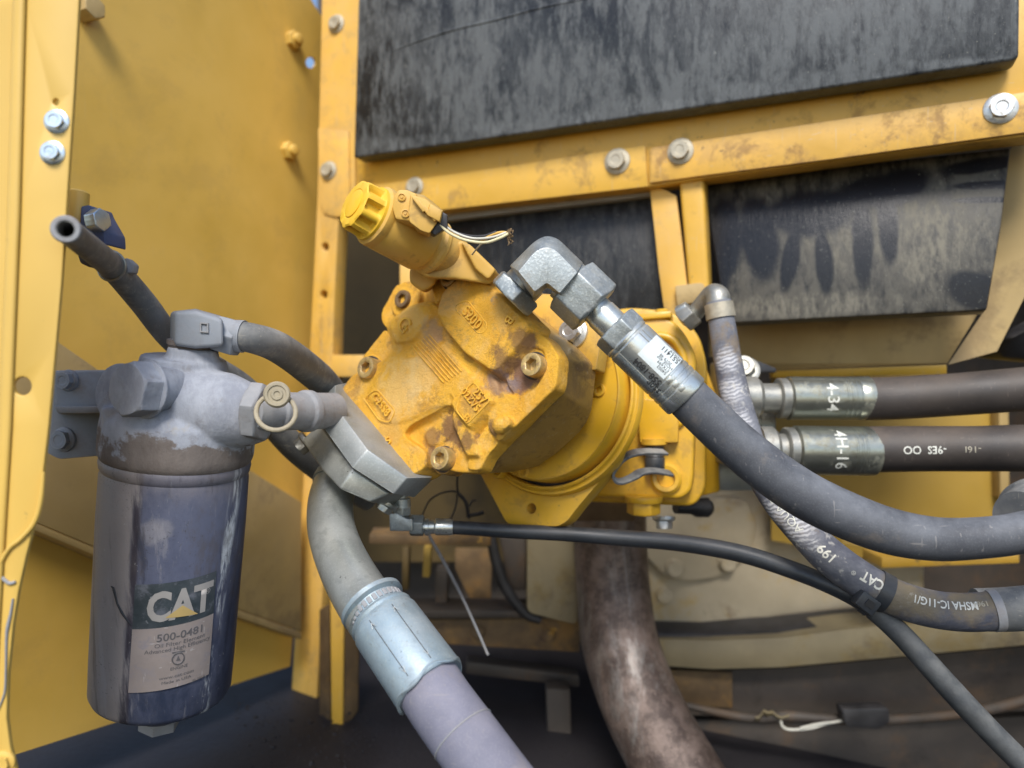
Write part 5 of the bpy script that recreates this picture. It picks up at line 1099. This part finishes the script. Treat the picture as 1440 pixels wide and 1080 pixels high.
bm = lathe(P(564, 714, .654), V(0, 0, 1), [(-.002, 0), (-.002, .0065), (.000, .0065), (.0008, .0085), (.008, .0080), (.009, .0060), (.02, .0060), (.02, 0)], 32); obj('upper_collar', bm, m_zinc, te)
# cable tie round both
ct = thing('cable_tie', 'dark plastic cable tie binding the thin hose to the braided hose', 'cable tie', P(1222, 850, .58))
s0 = bp_.near(1238, 830)
obj('tie_band', tube(bp_, 36, extra=.0011, d0=s0-.005, d1=s0+.005), m_hosethin, ct)
c = P(1221, 849, .568); u1 = V(.80, 0, -.60); u2 = V(.60, 0, .80)
bm = bmesh.new(); box(bm, c+V(0, .004, 0), u1*.0085, V(0, .0045, 0), u2*.0062); obj('tie_head', bm, m_hosethin, ct, .0012, 2)
bm = bmesh.new(); box(bm, c+V(.001, -.0008, 0), u1*.0034, V(0, .0006, 0), u2*.0026); obj('tie_slot', bm, m_black, ct)
s1_ = tp.near(1218, 850); obj('tie_loop', tube(tp, 28, extra=.0010, d0=s1_-.0035, d1=s1_+.0035), m_hosethin, ct)
# loose stick-like wire and thin cables under the pump
o = obj('loose_wire', tube(Path([(598, 738, .80, 2.0), (606, 758, .80, 2.2), (624, 790, .78, 2.4), (650, 840, .76, 2.2), (672, 888, .74, 2.0), (684, 916, .735, 2.0), (686, 920, .735, 2.4)]), 8), m_dust, None); tag(o, 'loose pale wire dangling slantwise in front of the rusty beam', 'wire')
lc = thing('thin_cables', 'tangle of thin black cables under the grey flange block', 'cable', P(650, 700, .80))
for pts in ([(594, 724, .80, 2), (604, 704, .80, 2), (622, 693, .80, 2), (642, 692, .80, 2), (656, 706, .80, 2), (660, 730, .80, 2)], [(643, 668, .80, 2.5), (644, 692, .80, 2.5), (654, 706, .80, 2.8), (658, 728, .80, 3)], [(660, 712, .80, 2), (664, 705, .80, 2), (670, 704, .80, 1.5)], [(660, 725, .80, 4), (672, 723, .80, 4), (680, 720, .80, 4.5)], [(628, 742, .80, 2), (640, 715, .80, 2), (643, 695, .80, 2)]):
    obj('cable', tube(Path([(a, b, c, r*.65) for a, b, c, r in pts]), 8), m_black, lc)
# end of another hose at the far edge
o = obj('hose_coupling', lathe(P(1462, 722, .62), V(.85, .5, .05), [(-.03, 0), (-.03, .022), (-.012, .026), (-.010, .029), (-.002, .030), (0, .026), (.012, .026), (.014, .030), (.03, .030), (.03, 0)], 40), m_hosedusty, None); tag(o, 'grey ribbed hose coupling half hidden behind the pressure hose', 'coupling')

# ------------------------------------------------------------------ grey flange block and suction hose
fb_ = thing('flange_block', 'grey faceted steel flange block clamped to the corner of the cast cover', 'block', P(530, 640, .55))
out = [(452, 562, .64), (448, 593, .603), (495, 658, .573), (553, 695, .575), (582, 700, .60), (615, 668, .70), (478, 552, .70)]
inn0 = [(472, 541, .642), (470, 569, .605), (517, 632, .575), (573, 672, .577), (607, 671, .602), (632, 648, .70), (492, 537, .70)]
b = bmesh.new(); L = [[b.verts.new(P(*p)) for p in q] for q in (inn0, out)]
b.faces.new(L[0]); b.faces.new(L[1][::-1])
for i in range(7): b.faces.new((L[0][i], L[1][i], L[1][(i+1) % 7], L[0][(i+1) % 7]))
obj('block_body', b, m_block, fb_, .0012, 2)
sh_ = thing('suction_hose', 'thick suction hose with silver bent pipe and pale blue ferrule, lower middle', 'hose', P(490, 680, .57))
def pr_(pts): return [P(*p) for p in pts]
i2 = [(449, 594, .63), (472, 626, .605), (497, 658, .585), (550, 695, .588), (580, 690, .66), (482, 580, .68)]
o2 = [(424, 620, .628), (453, 662, .602), (477, 688, .583), (520, 706, .586), (550, 714, .655), (456, 606, .676)]
b = slab(bmesh.new(), pr_(i2), pr_(o2)); obj('flange_plate', b, m_silver, sh_, .0022, 3)
hexbolt('flange_bolt', P(431, 622, .65), V(-.75, -.15, -.62), .0085, m_zincdark, sh_, 1.2, 1.0)
hexbolt('flange_bolt', P(545, 708, .635), V(-.55, -.1, -.8), .008, m_silver, sh_, 1.2, .9)
sp = Path([(500, 640, .66, 29), (478, 668, .648, 30), (466, 700, .63, 31), (465, 735, .61, 32.5), (473, 768, .59, 34), (488, 803, .568, 36.5), (508, 838, .546, 39), (530, 870, .526, 41)])
obj('bent_pipe', tube(sp, 44), m_silver, sh_)
s0 = sp.near(474, 676); obj('pipe_weld', tube(sp, 40, extra=.0014, d0=s0-.003, d1=s0+.004), m_silver, sh_)
G0, G1 = P(521, 846, .535), P(606, 966, .492); GX = (G1-G0).normalized(); gL = (G1-G0).length; gr = .0253
bm = lathe(G0, GX, [(0, 0), (0, .0222), (.001, .0240), (.0045, .0240), (.0055, .0222), (.006, .0205), (.013, .0205), (.0135, .0222), (.0145, .0232), (.016, .0238), (.018, .0228), (.0195, .0236), (.022, .0246), (gL-.004, .0250), (gL-.0012, .0250), (gL, .0240), (gL, .021)], 80)
fe = obj('ferrule', bm, m_silvblue, sh_)
gn0 = V(0, 0, CAMZ)-(G0+G1)/2; gn0 = (gn0-GX*gn0.dot(GX)).normalized(); gb = GX.cross(gn0)
def gc(s, a, lift): return G0+GX*s+(gn0*cos(a)+gb*sin(a))*(.0253+lift)
for a in (-.42, .30):
    RR.p = [gc(.024+(gL-.030)*i/14, a, .0001) for i in range(15)]; RR.r = [.0002]*15; obj('seam_line', tube(RR, 6), m_soot, fe)
    for e, d in ((.0265, -1), (gL-.009, 1)):
        for q in (-1, 1):
            RR.p = [gc(e, a, .0002), gc(e-d*.004, a+q*.06, .0002)]; RR.r = [.0002]*2; obj('arrow_mark', tube(RR, 5), m_block, fe)
for i in range(14):
    a = -1.4+i*.2; c = G0+GX*.0095+(gn0*cos(a)+gb*sin(a))*.0205; bm = bmesh.new(); box(bm, c, GX*.0026, (GX.cross(gn0*cos(a)+gb*sin(a)))*.0015, (gn0*cos(a)+gb*sin(a))*.0008); obj('crimp_lug', bm, m_dust, fe, .0005)
# wavy squeezed rim at the ferrule's end
RR.p = [G0+GX*(gL-.0012+.0016*sin(a*5))+(gn0*cos(a)+gb*sin(a))*.0243 for a in [i/60*2*pi for i in range(62)]]; RR.r = [.0013]*62; obj('rolled_rim', tube(RR, 8, False), m_silvblue, fe)
lp = Path([(598, 955, .496, 46.5), (620, 990, .483, 47), (660, 1045, .466, 48.5), (700, 1100, .452, 50), (760, 1180, .433, 52)])
obj('hose_body', tube(lp, 48), m_hoselav, sh_)
s0 = lp.near(652, 1036)
RR.p = [lp.on(s0, a, .0001) for a in [i/40*2*pi for i in range(42)]]; RR.r = [.00055]*42; obj('hose_seam', tube(RR, 6, False), m_dust, sh_)
